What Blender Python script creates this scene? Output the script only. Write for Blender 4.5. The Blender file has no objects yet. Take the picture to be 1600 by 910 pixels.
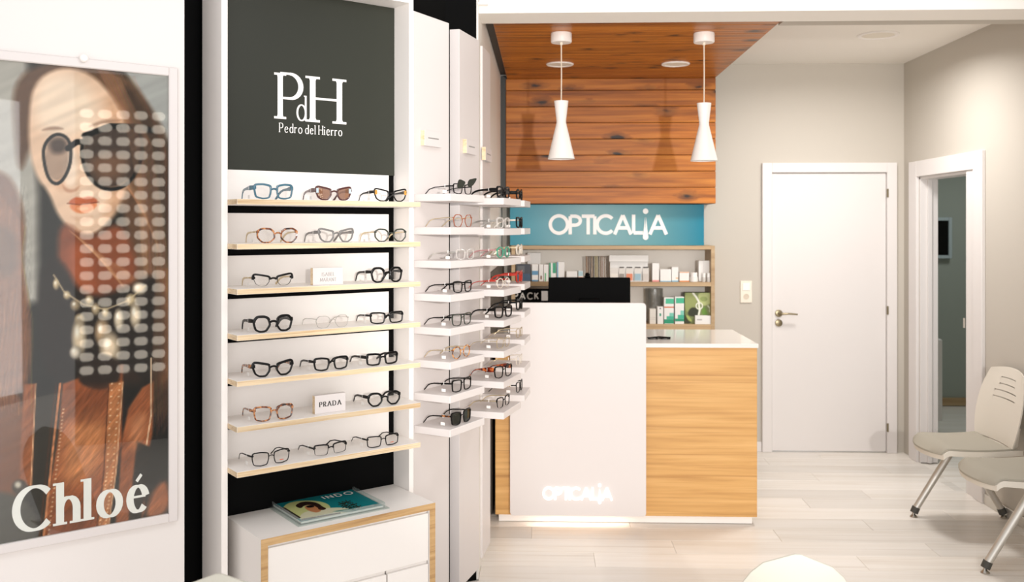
import bpy, bmesh, math, random
import numpy as np
from mathutils import Vector, Matrix
random.seed(7)
C = bpy.context.scene.collection
R = math.radians

# ------------------------------------------------------------------ camera, world, lights
F = 1450.0            # focal length in pixels of the 1600 px wide photograph
H = 1.62              # camera height
YH = 353.0            # horizon row
AZ = R(1.97)          # the camera looks this much to the left of the room's depth axis
cam = bpy.data.cameras.new('camera')
camo = bpy.data.objects.new('camera', cam)
C.objects.link(camo)
camo.location = (0, 0, H)
camo.rotation_euler = (R(90), 0, AZ)
cam.sensor_width = 36
cam.lens = 36 * F / 1600
cam.shift_y = -(455 - YH) / 1600
cam.clip_start = 0.05
cam.dof.use_dof = True
cam.dof.focus_distance = 3.5
cam.dof.aperture_fstop = 3.6
bpy.context.scene.camera = camo

world = bpy.data.worlds.new('world')
bpy.context.scene.world = world
world.use_nodes = True
bg = world.node_tree.nodes['Background']
bg.inputs[0].default_value = (1.0, 0.98, 0.98, 1)
bg.inputs[1].default_value = 0.76
vs = bpy.context.scene.view_settings
vs.view_transform = 'Standard'
vs.look = 'None'
vs.exposure = 0.02
vs.gamma = 1
vs.use_curve_mapping = False


def cw(x, y, z=0.0):
    """camera ground frame (x right, y forward) -> room frame"""
    return Vector((x * math.cos(AZ) - y * math.sin(AZ), x * math.sin(AZ) + y * math.cos(AZ), z))


def area(name, loc, target, sx, sy, power, col=(1, 1, 1)):
    l = bpy.data.lights.new(name, 'AREA')
    l.shape = 'RECTANGLE'
    l.size = sx
    l.size_y = sy
    l.energy = power
    l.color = col
    o = bpy.data.objects.new(name, l)
    C.objects.link(o)
    o.location = loc
    d = Vector(target) - Vector(loc)
    o.rotation_euler = d.to_track_quat('-Z', 'Y').to_euler()
    return o


area('shopfront_daylight', (1.4, -2.6, 1.4), (0.5, 4.0, 1.5), 5.5, 3.0, 130, (1, 0.985, 1.0))
rc = area('reception_ceiling_light', (1.80, 5.50, 2.74), (1.85, 5.75, 0), 0.4, 0.4, 26, (1, 0.975, 0.95))
rc.data.spread = R(160)
area('side_room_light', (3.7, 7.4, 2.4), (3.7, 7.4, 0), 0.5, 0.5, 9, (0.95, 1, 0.99))
area('display_fill_light', cw(.15, 2.0, 2.7), cw(-.85, 3.45, 1.1), 1.2, .5, 10, (1, .975, .96))  # added fill lamp, brightens the shelf tops and the cabinet top
spot = bpy.data.lights.new('track_spotlight', 'SPOT')
spot.energy = 620
spot.color = (1, 0.955, 0.91)
spot.spot_size = R(44)
spot.spot_blend = 0.6
spot.shadow_soft_size = 0.05
so = bpy.data.objects.new('track_spotlight', spot)
C.objects.link(so)
so.location = cw(0.85, -1.1, 1.83)
so.rotation_euler = (cw(0.75, 6.0, 1.75) - so.location).to_track_quat('-Z', 'Y').to_euler()

# ------------------------------------------------------------------ materials


def srgb(r, g, b):
    def f(c):
        c /= 255
        return c / 12.92 if c <= .04045 else ((c + .055) / 1.055) ** 2.4
    return (f(r), f(g), f(b), 1)


MATS = {}


def mat(name, col, rough=.5, metal=0.0, spec=.5, coat=0.0, bump=0.0, bscale=200.0, alpha=1.0, emit=None, estr=0.0, vary=0.0):
    if name in MATS:
        return MATS[name]
    m = bpy.data.materials.new(name)
    m.use_nodes = True
    nt = m.node_tree
    b = nt.nodes['Principled BSDF']
    b.inputs['Base Color'].default_value = col
    b.inputs['Roughness'].default_value = rough
    b.inputs['Metallic'].default_value = metal
    b.inputs['Specular IOR Level'].default_value = spec
    b.inputs['Coat Weight'].default_value = coat
    b.inputs['Alpha'].default_value = alpha
    if emit:
        b.inputs['Emission Color'].default_value = emit
        b.inputs['Emission Strength'].default_value = estr
    if bump or vary:
        tc = nt.nodes.new('ShaderNodeTexCoord')
        nz = nt.nodes.new('ShaderNodeTexNoise')
        nz.inputs['Scale'].default_value = bscale
        nz.inputs['Detail'].default_value = 3
        nt.links.new(tc.outputs['Object'], nz.inputs['Vector'])
        if bump:
            bp = nt.nodes.new('ShaderNodeBump')
            bp.inputs['Strength'].default_value = bump
            bp.inputs['Distance'].default_value = .002
            nt.links.new(nz.outputs['Fac'], bp.inputs['Height'])
            nt.links.new(bp.outputs['Normal'], b.inputs['Normal'])
        if vary:
            mx = nt.nodes.new('ShaderNodeMix')
            mx.data_type = 'RGBA'
            mx.inputs[6].default_value = tuple(c * (1 - vary) for c in col[:3]) + (1,)
            mx.inputs[7].default_value = tuple(min(1, c * (1 + vary)) for c in col[:3]) + (1,)
            nt.links.new(nz.outputs['Fac'], mx.inputs[0])
            nt.links.new(mx.outputs[2], b.inputs['Base Color'])
    MATS[name] = m
    return m


def ramp(nt, stops):
    r = nt.nodes.new('ShaderNodeValToRGB')
    e = r.color_ramp.elements
    while len(e) < len(stops):
        e.new(.5)
    for i, (p, c) in enumerate(stops):
        e[i].position = p
        e[i].color = c
    return r


def coords(nt, scale, per_object=True):
    """object coordinates, shifted per object so that no two boards look alike"""
    tc = nt.nodes.new('ShaderNodeTexCoord')
    oi = nt.nodes.new('ShaderNodeObjectInfo')
    mul = nt.nodes.new('ShaderNodeVectorMath')
    mul.operation = 'SCALE'
    mul.inputs[0].default_value = (37.0, 17.0, 23.0)
    nt.links.new(oi.outputs['Random'], mul.inputs['Scale'])
    add = nt.nodes.new('ShaderNodeVectorMath')
    add.operation = 'ADD'
    nt.links.new(tc.outputs['Object'], add.inputs[0])
    if per_object:
        nt.links.new(mul.outputs[0], add.inputs[1])
    mp = nt.nodes.new('ShaderNodeVectorMath')
    mp.operation = 'MULTIPLY'
    mp.inputs[1].default_value = scale
    nt.links.new(add.outputs[0], mp.inputs[0])
    return mp.outputs[0]


def mixc(nt, a, b, fac):
    mx = nt.nodes.new('ShaderNodeMix')
    mx.data_type = 'RGBA'
    for sock, v in ((mx.inputs[0], fac), (mx.inputs[6], a), (mx.inputs[7], b)):
        if isinstance(v, bpy.types.NodeSocket):
            nt.links.new(v, sock)
        else:
            sock.default_value = v
    return mx.outputs[2]


def wood(name, light, mid, dark, gscale, rough=.45, knots=None, streak=.5, knotcol=None, lo=.3, hi=.72, line=None):
    m = bpy.data.materials.new(name)
    m.use_nodes = True
    nt = m.node_tree
    b = nt.nodes['Principled BSDF']
    b.inputs['Roughness'].default_value = rough
    v = coords(nt, gscale)
    kmask = None
    if knots:
        kv = coords(nt, knots)
        # wobble so the knots are not perfect ovals
        vo = nt.nodes.new('ShaderNodeTexVoronoi')
        vo.inputs['Scale'].default_value = 1
        vo.inputs['Randomness'].default_value = .9
        nzk = nt.nodes.new('ShaderNodeTexNoise')
        nzk.inputs['Scale'].default_value = 3
        nt.links.new(kv, nzk.inputs['Vector'])
        sb = nt.nodes.new('ShaderNodeVectorMath')
        sb.operation = 'MULTIPLY_ADD'
        sb.inputs[1].default_value = (.28, .28, .28)
        nt.links.new(nzk.outputs['Color'], sb.inputs[0])
        nt.links.new(kv, sb.inputs[2])
        nt.links.new(sb.outputs[0], vo.inputs['Vector'])
        kr = ramp(nt, [(0.0, (1, 1, 1, 1)), (0.09, (.97, .97, .97, 1)), (.15, (.45, .45, .45, 1)), (.33, (0, 0, 0, 1))])
        nt.links.new(vo.outputs['Distance'], kr.inputs[0])
        kmask = kr.outputs[0]
        mad = nt.nodes.new('ShaderNodeVectorMath')
        mad.operation = 'MULTIPLY_ADD'
        mad.inputs[1].default_value = (0, .9, .9)
        nt.links.new(kmask, mad.inputs[0])
        nt.links.new(v, mad.inputs[2])
        v = mad.outputs[0]
    n1 = nt.nodes.new('ShaderNodeTexNoise')
    n1.inputs['Scale'].default_value = 1
    n1.inputs['Detail'].default_value = 6
    n1.inputs['Roughness'].default_value = .6
    n1.inputs['Distortion'].default_value = .3
    nt.links.new(v, n1.inputs['Vector'])
    r = ramp(nt, [(lo, dark), ((lo + hi) / 2, mid), (hi, light)])
    nt.links.new(n1.outputs['Fac'], r.inputs[0])
    col = r.outputs[0]
    if line:
        v2 = coords(nt, (gscale[0] * .6, gscale[1] * 2.6, gscale[2] * 2.6))
        n2 = nt.nodes.new('ShaderNodeTexNoise')
        n2.inputs['Scale'].default_value = 1
        n2.inputs['Detail'].default_value = 3
        nt.links.new(v2, n2.inputs['Vector'])
        r2 = ramp(nt, [(.56, (0, 0, 0, 1)), (.68, (1, 1, 1, 1))])
        nt.links.new(n2.outputs['Fac'], r2.inputs[0])
        ml = nt.nodes.new('ShaderNodeMath')
        ml.operation = 'MULTIPLY'
        ml.inputs[1].default_value = streak
        nt.links.new(r2.outputs[0], ml.inputs[0])
        col = mixc(nt, col, line, ml.outputs[0])
    if kmask is not None:
        col = mixc(nt, col, knotcol, kmask)
    # every board a little lighter or darker than the next
    oi = nt.nodes.new('ShaderNodeObjectInfo')
    mr = nt.nodes.new('ShaderNodeMapRange')
    mr.inputs[3].default_value = .88
    mr.inputs[4].default_value = 1.1
    nt.links.new(oi.outputs['Random'], mr.inputs[0])
    hs = nt.nodes.new('ShaderNodeHueSaturation')
    nt.links.new(mr.outputs[0], hs.inputs['Value'])
    nt.links.new(col, hs.inputs['Color'])
    nt.links.new(hs.outputs[0], b.inputs['Base Color'])
    bp = nt.nodes.new('ShaderNodeBump')
    bp.inputs['Strength'].default_value = .12
    bp.inputs['Distance'].default_value = .002
    nt.links.new(n1.outputs['Fac'], bp.inputs['Height'])
    nt.links.new(bp.outputs['Normal'], b.inputs['Normal'])
    MATS[name] = m
    return m


def sheet_glass(name, tint, gloss=.08, opacity=.04, base=(.9, .9, .9, 1), rough=0.02):
    """thin clear sheet: mostly see-through, a little reflective"""
    m = bpy.data.materials.new(name)
    m.use_nodes = True
    nt = m.node_tree
    nt.nodes.clear()
    out = nt.nodes.new('ShaderNodeOutputMaterial')
    tr = nt.nodes.new('ShaderNodeBsdfTransparent')
    tr.inputs[0].default_value = tint
    gl = nt.nodes.new('ShaderNodeBsdfGlossy')
    gl.inputs['Roughness'].default_value = rough
    df = nt.nodes.new('ShaderNodeBsdfDiffuse')
    df.inputs[0].default_value = base
    m1 = nt.nodes.new('ShaderNodeMixShader')
    m1.inputs[0].default_value = opacity
    nt.links.new(tr.outputs[0], m1.inputs[1])
    nt.links.new(df.outputs[0], m1.inputs[2])
    m2 = nt.nodes.new('ShaderNodeMixShader')
    m2.inputs[0].default_value = gloss
    nt.links.new(m1.outputs[0], m2.inputs[1])
    nt.links.new(gl.outputs[0], m2.inputs[2])
    nt.links.new(m2.outputs[0], out.inputs[0])
    MATS[name] = m
    return m


def print_mat(name, rough=.35, spec=.4):
    m = bpy.data.materials.new(name)
    m.use_nodes = True
    nt = m.node_tree
    a = nt.nodes.new('ShaderNodeAttribute')
    a.attribute_name = 'print'
    b = nt.nodes['Principled BSDF']
    b.inputs['Roughness'].default_value = rough
    b.inputs['Specular IOR Level'].default_value = spec
    nt.links.new(a.outputs['Color'], b.inputs['Base Color'])
    return m


def mottled(name, a, b_, c, scale, rough=.2, coat=.5):
    """tortoiseshell acetate"""
    m = bpy.data.materials.new(name)
    m.use_nodes = True
    nt = m.node_tree
    b = nt.nodes['Principled BSDF']
    b.inputs['Roughness'].default_value = rough
    b.inputs['Coat Weight'].default_value = coat
    tc = nt.nodes.new('ShaderNodeTexCoord')
    nz = nt.nodes.new('ShaderNodeTexNoise')
    nz.inputs['Scale'].default_value = scale
    nz.inputs['Detail'].default_value = 1.5
    nt.links.new(tc.outputs['Object'], nz.inputs['Vector'])
    r = ramp(nt, [(.36, a), (.5, b_), (.62, c)])
    nt.links.new(nz.outputs['Fac'], r.inputs[0])
    nt.links.new(r.outputs[0], b.inputs['Base Color'])
    MATS[name] = m
    return m


M_white = mat('white_lacquer', srgb(248, 243, 238), .42)
M_panel = mat('white_panel', srgb(226, 219, 216), .38)
M_pwall = mat('white_wall_panel', srgb(236, 230, 226), .45)
M_wall = mat('wall_paint', srgb(197, 190, 179), .8, bump=.08, bscale=160)
M_ceil = mat('ceiling_paint', srgb(245, 240, 232), .85)
M_door = mat('door_lacquer', srgb(226, 221, 218), .4)
M_black = mat('black_board', srgb(4, 4, 4), .6, spec=.08)
M_blackg = mat('black_gloss', srgb(9, 9, 9), .16)
M_blackp = mat('black_plastic', srgb(3, 3, 3), .55, spec=.05)
M_taupe = mat('dark_taupe', srgb(88, 80, 70), .7)
M_gap = mat('dark_grey_trim', srgb(44, 45, 42), .5)
PINE = (srgb(208, 134, 52), srgb(180, 105, 30), srgb(130, 68, 14))
M_pine = wood('stained_pine_wall', *PINE, (1.1, 0, 26), .42, knots=(2.9, 0, 7.0), knotcol=srgb(26, 13, 6), line=srgb(106, 56, 18), streak=.4)
M_pinec = wood('stained_pine_ceiling', *PINE, (1.1, 26, 0), .36, knots=(4.6, 6.6, 0), knotcol=srgb(26, 13, 6), line=srgb(106, 56, 18), streak=.4)
for m_ in (M_pine, M_pinec):
    m_.node_tree.nodes['Principled BSDF'].inputs['Specular IOR Level'].default_value = .3
M_oak = wood('oak_veneer', srgb(226, 181, 117), srgb(209, 160, 95), srgb(181, 131, 70), (1.0, 30, 26), .45,
             line=srgb(160, 108, 52), streak=.45, lo=.25, hi=.75)
M_shelfoak = wood('pale_oak', srgb(205, 178, 140), srgb(190, 160, 120), srgb(170, 138, 98), (1.5, 26, 26), .5)
M_ply = wood('birch_ply_edge', srgb(240, 220, 188), srgb(231, 207, 170), srgb(206, 172, 128), (3.0, 20, 90), .5,
             line=srgb(186, 148, 104), streak=.4)
M_plydark = wood('varnished_ply_edge', srgb(214, 180, 132), srgb(200, 162, 112), srgb(170, 130, 84), (3.0, 40, 60), .45,
                 line=srgb(150, 108, 66), streak=.4)
M_floor = wood('whitewashed_laminate', srgb(241, 236, 229), srgb(236, 230, 221), srgb(219, 210, 198), (.9, 13, 0), .34,
               line=srgb(196, 184, 168), streak=.3, lo=.25, hi=.6)
M_chrome = mat('brushed_steel', srgb(190, 185, 175), .28, 1.0)
M_alu = mat('satin_aluminium', srgb(214, 210, 202), .42, .7)
M_bronze = mat('satin_bronze', srgb(150, 138, 112), .35, .9)
M_fabric = mat('grey_seat_fabric', srgb(172, 166, 152), .95, bump=.5, bscale=700, vary=.12)
M_plastic = mat('cream_plastic', srgb(226, 219, 206), .45)
M_shell = mat('shell_plastic', srgb(200, 197, 184), .4)
M_rubber = mat('dark_rubber', srgb(70, 68, 62), .6)
M_ink = mat('dark_ink', srgb(50, 48, 46), .6)
M_greyink = mat('grey_ink', srgb(150, 146, 142), .6)
M_letter = mat('white_letters', srgb(250, 247, 243), .4)
M_teal = None
M_cord = mat('cream_cord', srgb(236, 224, 205), .6)
M_pane = sheet_glass('poster_glazing', (.97, .98, .97, 1), .055, .004)
M_lens = sheet_glass('clear_lens', (.96, .95, .945, 1), .03, .03, srgb(235, 230, 225), .1)
M_dark_lens = sheet_glass('smoke_lens', (.06, .075, .065, 1), .12, .25, srgb(36, 40, 36))
M_brown_lens = sheet_glass('brown_lens', (.35, .2, .13, 1), .16, .5, srgb(150, 100, 70))
M_acrylic = sheet_glass('clear_acrylic', (.93, .96, .95, 1), .10, .12, srgb(225, 230, 226))
M_vase = sheet_glass('vase_glass', (.82, .82, .80, 1), .10, .16, srgb(200, 200, 195))
M_tag = mat('tag_paper', srgb(246, 243, 238), .7)

FRAMEM = {
    'black': mat('black_acetate', srgb(9, 8, 8), .3, spec=.25),
    'grey': mat('grey_acetate', srgb(128, 126, 124), .25, alpha=.85),
    'teal': mat('teal_acetate', srgb(62, 112, 132), .2, coat=.4, alpha=.88),
    'clear': mat('clear_acetate', srgb(226, 220, 214), .15, alpha=.5),
    'olive': mat('green_black_acetate', srgb(52, 58, 50), .25),
    'burgundy': mat('burgundy_acetate', srgb(78, 36, 34), .2, coat=.4),
    'gold': mat('pale_gold_wire', srgb(214, 196, 160), .3, .8),
    'rose': mat('copper_brown_acetate', srgb(160, 92, 66), .25),
    'pink': mat('pink_acetate', srgb(186, 140, 140), .3),
    'green': mat('sea_green_acetate', srgb(86, 168, 140), .2, alpha=.8),
    'red': mat('red_acetate', srgb(186, 44, 26), .2, coat=.4),
    'silver': mat('silver_wire', srgb(200, 198, 192), .3, .8),
    'cream': mat('cream_acetate', srgb(232, 222, 206), .3),
    'tortoise': mottled('tortoiseshell_acetate', srgb(30, 16, 10), srgb(120, 58, 26), srgb(206, 140, 84), 90),
    'amber': mottled('amber_tortoise_acetate', srgb(40, 22, 14), srgb(150, 84, 36), srgb(224, 160, 90), 60),
    'redtort': mottled('red_tortoise_acetate', srgb(46, 14, 10), srgb(130, 40, 20), srgb(206, 110, 50), 60),
}

# ------------------------------------------------------------------ helpers


def tag(o, label=None, cat=None, group=None, kind=None):
    for k, v in (('label', label), ('category', cat), ('group', group), ('kind', kind)):
        if v:
            o[k] = v
    return o


def empty(name, loc=(0, 0, 0), rz=0.0, label=None, cat=None, group=None, kind=None):
    o = bpy.data.objects.new(name, None)
    o.empty_display_size = .05
    C.objects.link(o)
    o.location = loc
    o.rotation_euler = (0, 0, rz)
    return tag(o, label, cat, group, kind)


class MB:
    def __init__(s):
        s.v, s.f, s.mi = [], [], []
        s.smooth = False

    def face(s, pts, m=0):
        i = len(s.v)
        s.v += [tuple(p) for p in pts]
        s.f.append(tuple(range(i, i + len(pts))))
        s.mi.append(m)

    def box(s, x0, x1, y0, y1, z0, z1, c=0.0, m=0, mats=None):
        """box with optional chamfer c; mats = material index for (-x,+x,-y,+y,-z,+z)"""
        mm = mats or (m,) * 6
        if c <= 0:
            i = len(s.v)
            s.v += [(x, y, z) for z in (z0, z1) for y in (y0, y1) for x in (x0, x1)]
            for k, q in enumerate(((0, 4, 6, 2), (1, 3, 7, 5), (0, 1, 5, 4), (2, 6, 7, 3), (0, 2, 3, 1), (4, 5, 7, 6))):
                s.f.append(tuple(i + a for a in q))
                s.mi.append(mm[k])
            return
        bm = bmesh.new()
        vs_ = [bm.verts.new((x, y, z)) for z in (z0, z1) for y in (y0, y1) for x in (x0, x1)]
        for k, q in enumerate(((0, 4, 6, 2), (1, 3, 7, 5), (0, 1, 5, 4), (2, 6, 7, 3), (0, 2, 3, 1), (4, 5, 7, 6))):
            fc = bm.faces.new([vs_[a] for a in q])
            fc.material_index = mm[k]
        bmesh.ops.bevel(bm, geom=list(bm.edges), offset=c, segments=1, affect='EDGES')
        s.add_bm(bm)

    def add_bm(s, bm):
        i = len(s.v)
        bm.verts.ensure_lookup_table()
        for k, v in enumerate(bm.verts):
            v.index = k
        s.v += [tuple(v.co) for v in bm.verts]
        for f in bm.faces:
            s.f.append(tuple(i + v.index for v in f.verts))
            s.mi.append(f.material_index)
        bm.free()

    def lathe(s, prof, n=32, center=(0, 0, 0), m=0, cap=False):
        i = len(s.v)
        for (r, z) in prof:
            for k in range(n):
                a = 2 * math.pi * k / n
                s.v.append((center[0] + r * math.cos(a), center[1] + r * math.sin(a), center[2] + z))
        for j in range(len(prof) - 1):
            for k in range(n):
                k2 = (k + 1) % n
                s.f.append((i + j * n + k, i + j * n + k2, i + (j + 1) * n + k2, i + (j + 1) * n + k))
                s.mi.append(m)
        if cap:
            s.f.append(tuple(i + k for k in range(n))[::-1])
            s.mi.append(m)
            s.f.append(tuple(i + (len(prof) - 1) * n + k for k in range(n)))
            s.mi.append(m)

    def tube(s, pts, r, n=10, m=0, cap=True):
        pts = [Vector(p) for p in pts]
        rs = r if isinstance(r, (list, tuple)) else [r] * len(pts)
        i = len(s.v)
        t0 = (pts[1] - pts[0]).normalized()
        u = t0.orthogonal().normalized()
        for k, p in enumerate(pts):
            t = (pts[min(k + 1, len(pts) - 1)] - pts[max(k - 1, 0)]).normalized()
            u = (u - t * u.dot(t)).normalized()
            w = t.cross(u)
            for a in range(n):
                an = 2 * math.pi * a / n
                s.v.append(tuple(p + (u * math.cos(an) + w * math.sin(an)) * rs[k]))
        for k in range(len(pts) - 1):
            for a in range(n):
                b = (a + 1) % n
                s.f.append((i + k * n + a, i + k * n + b, i + (k + 1) * n + b, i + (k + 1) * n + a))
                s.mi.append(m)
        if cap:
            s.f.append(tuple(i + a for a in range(n))[::-1])
            s.mi.append(m)
            e = i + (len(pts) - 1) * n
            s.f.append(tuple(e + a for a in range(n)))
            s.mi.append(m)

    def prism(s, poly, y0, y1, m=0, mats=None):
        """polygon in x,z (list) extruded from y0 to y1"""
        i = len(s.v)
        n = len(poly)
        s.v += [(x, y0, z) for x, z in poly] + [(x, y1, z) for x, z in poly]
        s.f.append(tuple(i + k for k in range(n)))
        s.mi.append(m)
        s.f.append(tuple(i + n + k for k in range(n))[::-1])
        s.mi.append(m)
        for k in range(n):
            k2 = (k + 1) % n
            s.f.append((i + k, i + n + k, i + n + k2, i + k2))
            s.mi.append(m)

    def build(s, name, mats, parent=None, smooth=False, fix=True):
        me = bpy.data.meshes.new(name)
        me.from_pydata(s.v, [], s.f)
        if not isinstance(mats, (list, tuple)):
            mats = [mats]
        for m in mats:
            me.materials.append(m)
        me.polygons.foreach_set('material_index', s.mi)
        if fix:
            bm = bmesh.new()
            bm.from_mesh(me)
            bmesh.ops.recalc_face_normals(bm, faces=bm.faces)
            bm.to_mesh(me)
            bm.free()
        if smooth:
            me.polygons.foreach_set('use_smooth', [True] * len(me.polygons))
            try:
                me.set_sharp_from_angle(angle=R(38))
            except Exception:
                pass
        me.update()
        o = bpy.data.objects.new(name, me)
        C.objects.link(o)
        if parent:
            o.parent = parent
        return o


def bx(name, m, x0, x1, y0, y1, z0, z1, parent=None, c=0.0, mats=None):
    b = MB()
    b.box(x0, x1, y0, y1, z0, z1, c, mats=mats)
    return b.build(name, m, parent)


def place(o, loc, rz=0.0):
    o.location = loc
    o.rotation_euler = (0, 0, rz)
    return o


def ray(px, py):
    a = (px - 800) / F
    d = cw(a, 1)
    return Vector((d.x, d.y, -(py - YH) / F))


def onY(px, py, Y):
    d = ray(px, py)
    t = Y / d.y
    return d.x * t, H + d.z * t


def onX(px, py, X):
    d = ray(px, py)
    t = X / d.x
    return d.y * t, H + d.z * t


def onZ(px, py, Z):
    d = ray(px, py)
    t = (Z - H) / d.z
    return d.x * t, d.y * t


class Unit:
    """a vertical display plane: local x runs along it (left to right), local y runs into the wall"""
    def __init__(s, p0, ang_right_of_axis):
        s.th = R(90 - ang_right_of_axis) + AZ
        s.o = cw(*p0)
        s.ux = Vector((math.cos(s.th), math.sin(s.th), 0))
        s.uy = Vector((-math.sin(s.th), math.cos(s.th), 0))

    def at(s, x, y, z=0.0):
        return s.o + s.ux * x + s.uy * y + Vector((0, 0, z))

    def on(s, px, py, q):
        """ray through a pixel meets the plane local y = q -> local x, z"""
        d = ray(px, py)
        t = (q + s.uy.dot(s.o)) / s.uy.dot(Vector((d.x, d.y, 0)))
        p = d * t
        return s.ux.dot(Vector((p.x, p.y, 0)) - s.o), H + p.z


# ------------------------------------------------------------------ lettering (a small stroke alphabet)


def arc(cx, cy, rx, ry, a0, a1, n=14):
    return [(cx + rx * math.cos(R(a0 + (a1 - a0) * k / n)), cy + ry * math.sin(R(a0 + (a1 - a0) * k / n))) for k in range(n + 1)]


def glyphs():
    g = {}
    g['A'] = ([[(0, 0), (.42, 1)], [(.42, 1), (.84, 0)], [(.15, .34), (.69, .34)]], .84, [(0, 0), (.84, 0)])
    g['B'] = ([[(0, 0), (0, 1)], [(0, 1), (.26, 1)] + arc(.26, .76, .2, .24, 90, -90) + [(0, .52)],
               [(0, .52), (.28, .52)] + arc(.28, .26, .24, .26, 90, -90) + [(0, 0)]], .54, [(0, 0), (0, 1)])
    g['C'] = ([arc(.5, .5, .47, .5, 42, 318, 26)], .86, [])
    g['D'] = ([[(0, 0), (0, 1)], [(0, 1), (.28, 1)] + arc(.28, .5, .44, .5, 90, -90, 18) + [(0, 0)]], .74, [(0, 0), (0, 1)])
    g['E'] = ([[(0, 0), (0, 1)], [(0, 1), (.5, 1)], [(0, .52), (.42, .52)], [(0, 0), (.5, 0)]], .5, [(0, 0), (0, 1)])
    g['H'] = ([[(0, 0), (0, 1)], [(.62, 0), (.62, 1)], [(0, .52), (.62, .52)]], .62, [(0, 0), (0, 1), (.62, 0), (.62, 1)])
    g['I'] = ([[(0, 0), (0, 1)]], 0.0, [(0, 0), (0, 1)])
    g['K'] = ([[(0, 0), (0, 1)], [(.54, 1), (0, .42)], [(.17, .6), (.58, 0)]], .58, [])
    g['L'] = ([[(0, 0), (0, 1)], [(0, 0), (.48, 0)]], .48, [(0, 0), (0, 1)])
    g['M'] = ([[(0, 0), (.06, 1)], [(.06, 1), (.42, .1)], [(.42, .1), (.78, 1)], [(.78, 1), (.84, 0)]], .84, [(0, 0), (.84, 0)])
    g['N'] = ([[(0, 0), (0, 1)], [(0, 1), (.64, 0)], [(.64, 0), (.64, 1)]], .64, [(0, 0), (.64, 1)])
    g['O'] = ([arc(.5, .5, .5, .5, 90, 450, 36)], 1.0, [])
    g['P'] = ([[(0, 0), (0, 1)], [(0, 1), (.24, 1)] + arc(.24, .73, .28, .27, 90, -90) + [(0, .46)]], .52, [(0, 0), (0, 1)])
    g['R'] = ([[(0, 0), (0, 1)], [(0, 1), (.24, 1)] + arc(.24, .73, .26, .27, 90, -90) + [(0, .46)], [(.22, .46), (.56, 0)]], .56,
              [(0, 0), (0, 1), (.56, 0)])
    g['S'] = ([arc(.26, .74, .24, .25, 40, 262, 12) + arc(.28, .25, .25, .26, 85, -140, 12)], .54, [])
    g['T'] = ([[(.33, 0), (.33, 1)], [(0, 1), (.66, 1)]], .66, [(.33, 0)])
    g['c'] = ([arc(.25, .31, .25, .31, 50, 310, 18)], .46, [])
    g['d'] = ([arc(.23, .31, .23, .31, 0, 360, 22), [(.46, 0), (.46, 1)]], .46, [(.46, 1)])
    g['e'] = ([[(.02, .36), (.46, .36)], arc(.24, .31, .23, .31, 10, 322, 20)], .48, [])
    g['h'] = ([[(0, 0), (0, 1)], arc(.22, .36, .22, .26, 170, 0, 10) + [(.44, 0)]], .44, [(0, 0), (.44, 0), (0, 1)])
    g['i'] = ([[(0, 0), (0, .6)], arc(.0, .84, .035, .035, 0, 360, 8)], 0.05, [(0, 0), (0, .6)])
    g['l'] = ([[(0, 0), (0, 1)]], 0.05, [(0, 0), (0, 1)])
    g['o'] = ([arc(.27, .31, .27, .31, 0, 360, 24)], .54, [])
    g['r'] = ([[(0, 0), (0, .62)], arc(.2, .36, .2, .24, 165, 50, 8)], .3, [(0, 0), (0, .62)])
    return g


GL = glyphs()


def stroke_quads(pts, thick, thin, out):
    P = [Vector(p) for p in pts]
    n = len(P)
    closed = (P[0] - P[-1]).length < 1e-5
    L, Rr = [], []
    for k in range(n):
        if closed and k in (0, n - 1):
            t = (P[1] - P[0]).normalized() + (P[-1] - P[-2]).normalized()
        else:
            t = Vector((0, 0))
            if k > 0:
                t = t + (P[k] - P[k - 1]).normalized()
            if k < n - 1:
                t = t + (P[k + 1] - P[k]).normalized()
        t = t.normalized()
        w = thin + (thick - thin) * abs(t.y)
        nrm = Vector((-t.y, t.x))
        L.append(P[k] + nrm * w / 2)
        Rr.append(P[k] - nrm * w / 2)
    for k in range(n - 1):
        out.append((L[k], Rr[k], Rr[k + 1], L[k + 1]))


def text_quads(s, thick=.15, thin=.15, serif=0.0, gap=.2, space=.4):
    out = []
    x = 0.0
    for ch in s:
        if ch == ' ':
            x += space
            continue
        acc = ch == 'é'
        paths, adv, ser = GL['e' if acc else ch]
        inset = thick / 2
        x += inset
        for p in paths:
            stroke_quads([(x + a, b) for a, b in p], thick, thin, out)
        if acc:
            stroke_quads([(x + .2, .74), (x + .34, .9)], thin * 1.5, thin * 1.5, out)
        if serif:
            for (sx, sy) in ser:
                hw = serif / 2 + thick / 2
                yy = sy + (thin / 2 if sy == 0 else -thin / 2)
                l = hw
                r = hw
                if ch in 'dhilr' and sy > .5:
                    r = thick / 2
                out.append((Vector((x + sx - l, yy + thin / 2)), Vector((x + sx - l, yy - thin / 2)),
                            Vector((x + sx + r, yy - thin / 2)), Vector((x + sx + r, yy + thin / 2))))
                # bracket
                k = 1 if sy == 0 else -1
                out.append((Vector((x + sx - l * .55, yy)), Vector((x + sx, yy)), Vector((x + sx, yy + k * .07)), Vector((x + sx - thick / 2, yy + k * .07))))
                if r > thick / 2:
                    out.append((Vector((x + sx, yy)), Vector((x + sx + r * .55, yy)), Vector((x + sx + thick / 2, yy + k * .07)), Vector((x + sx, yy + k * .07))))
        x += adv + inset + gap
    return out, x - gap


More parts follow.
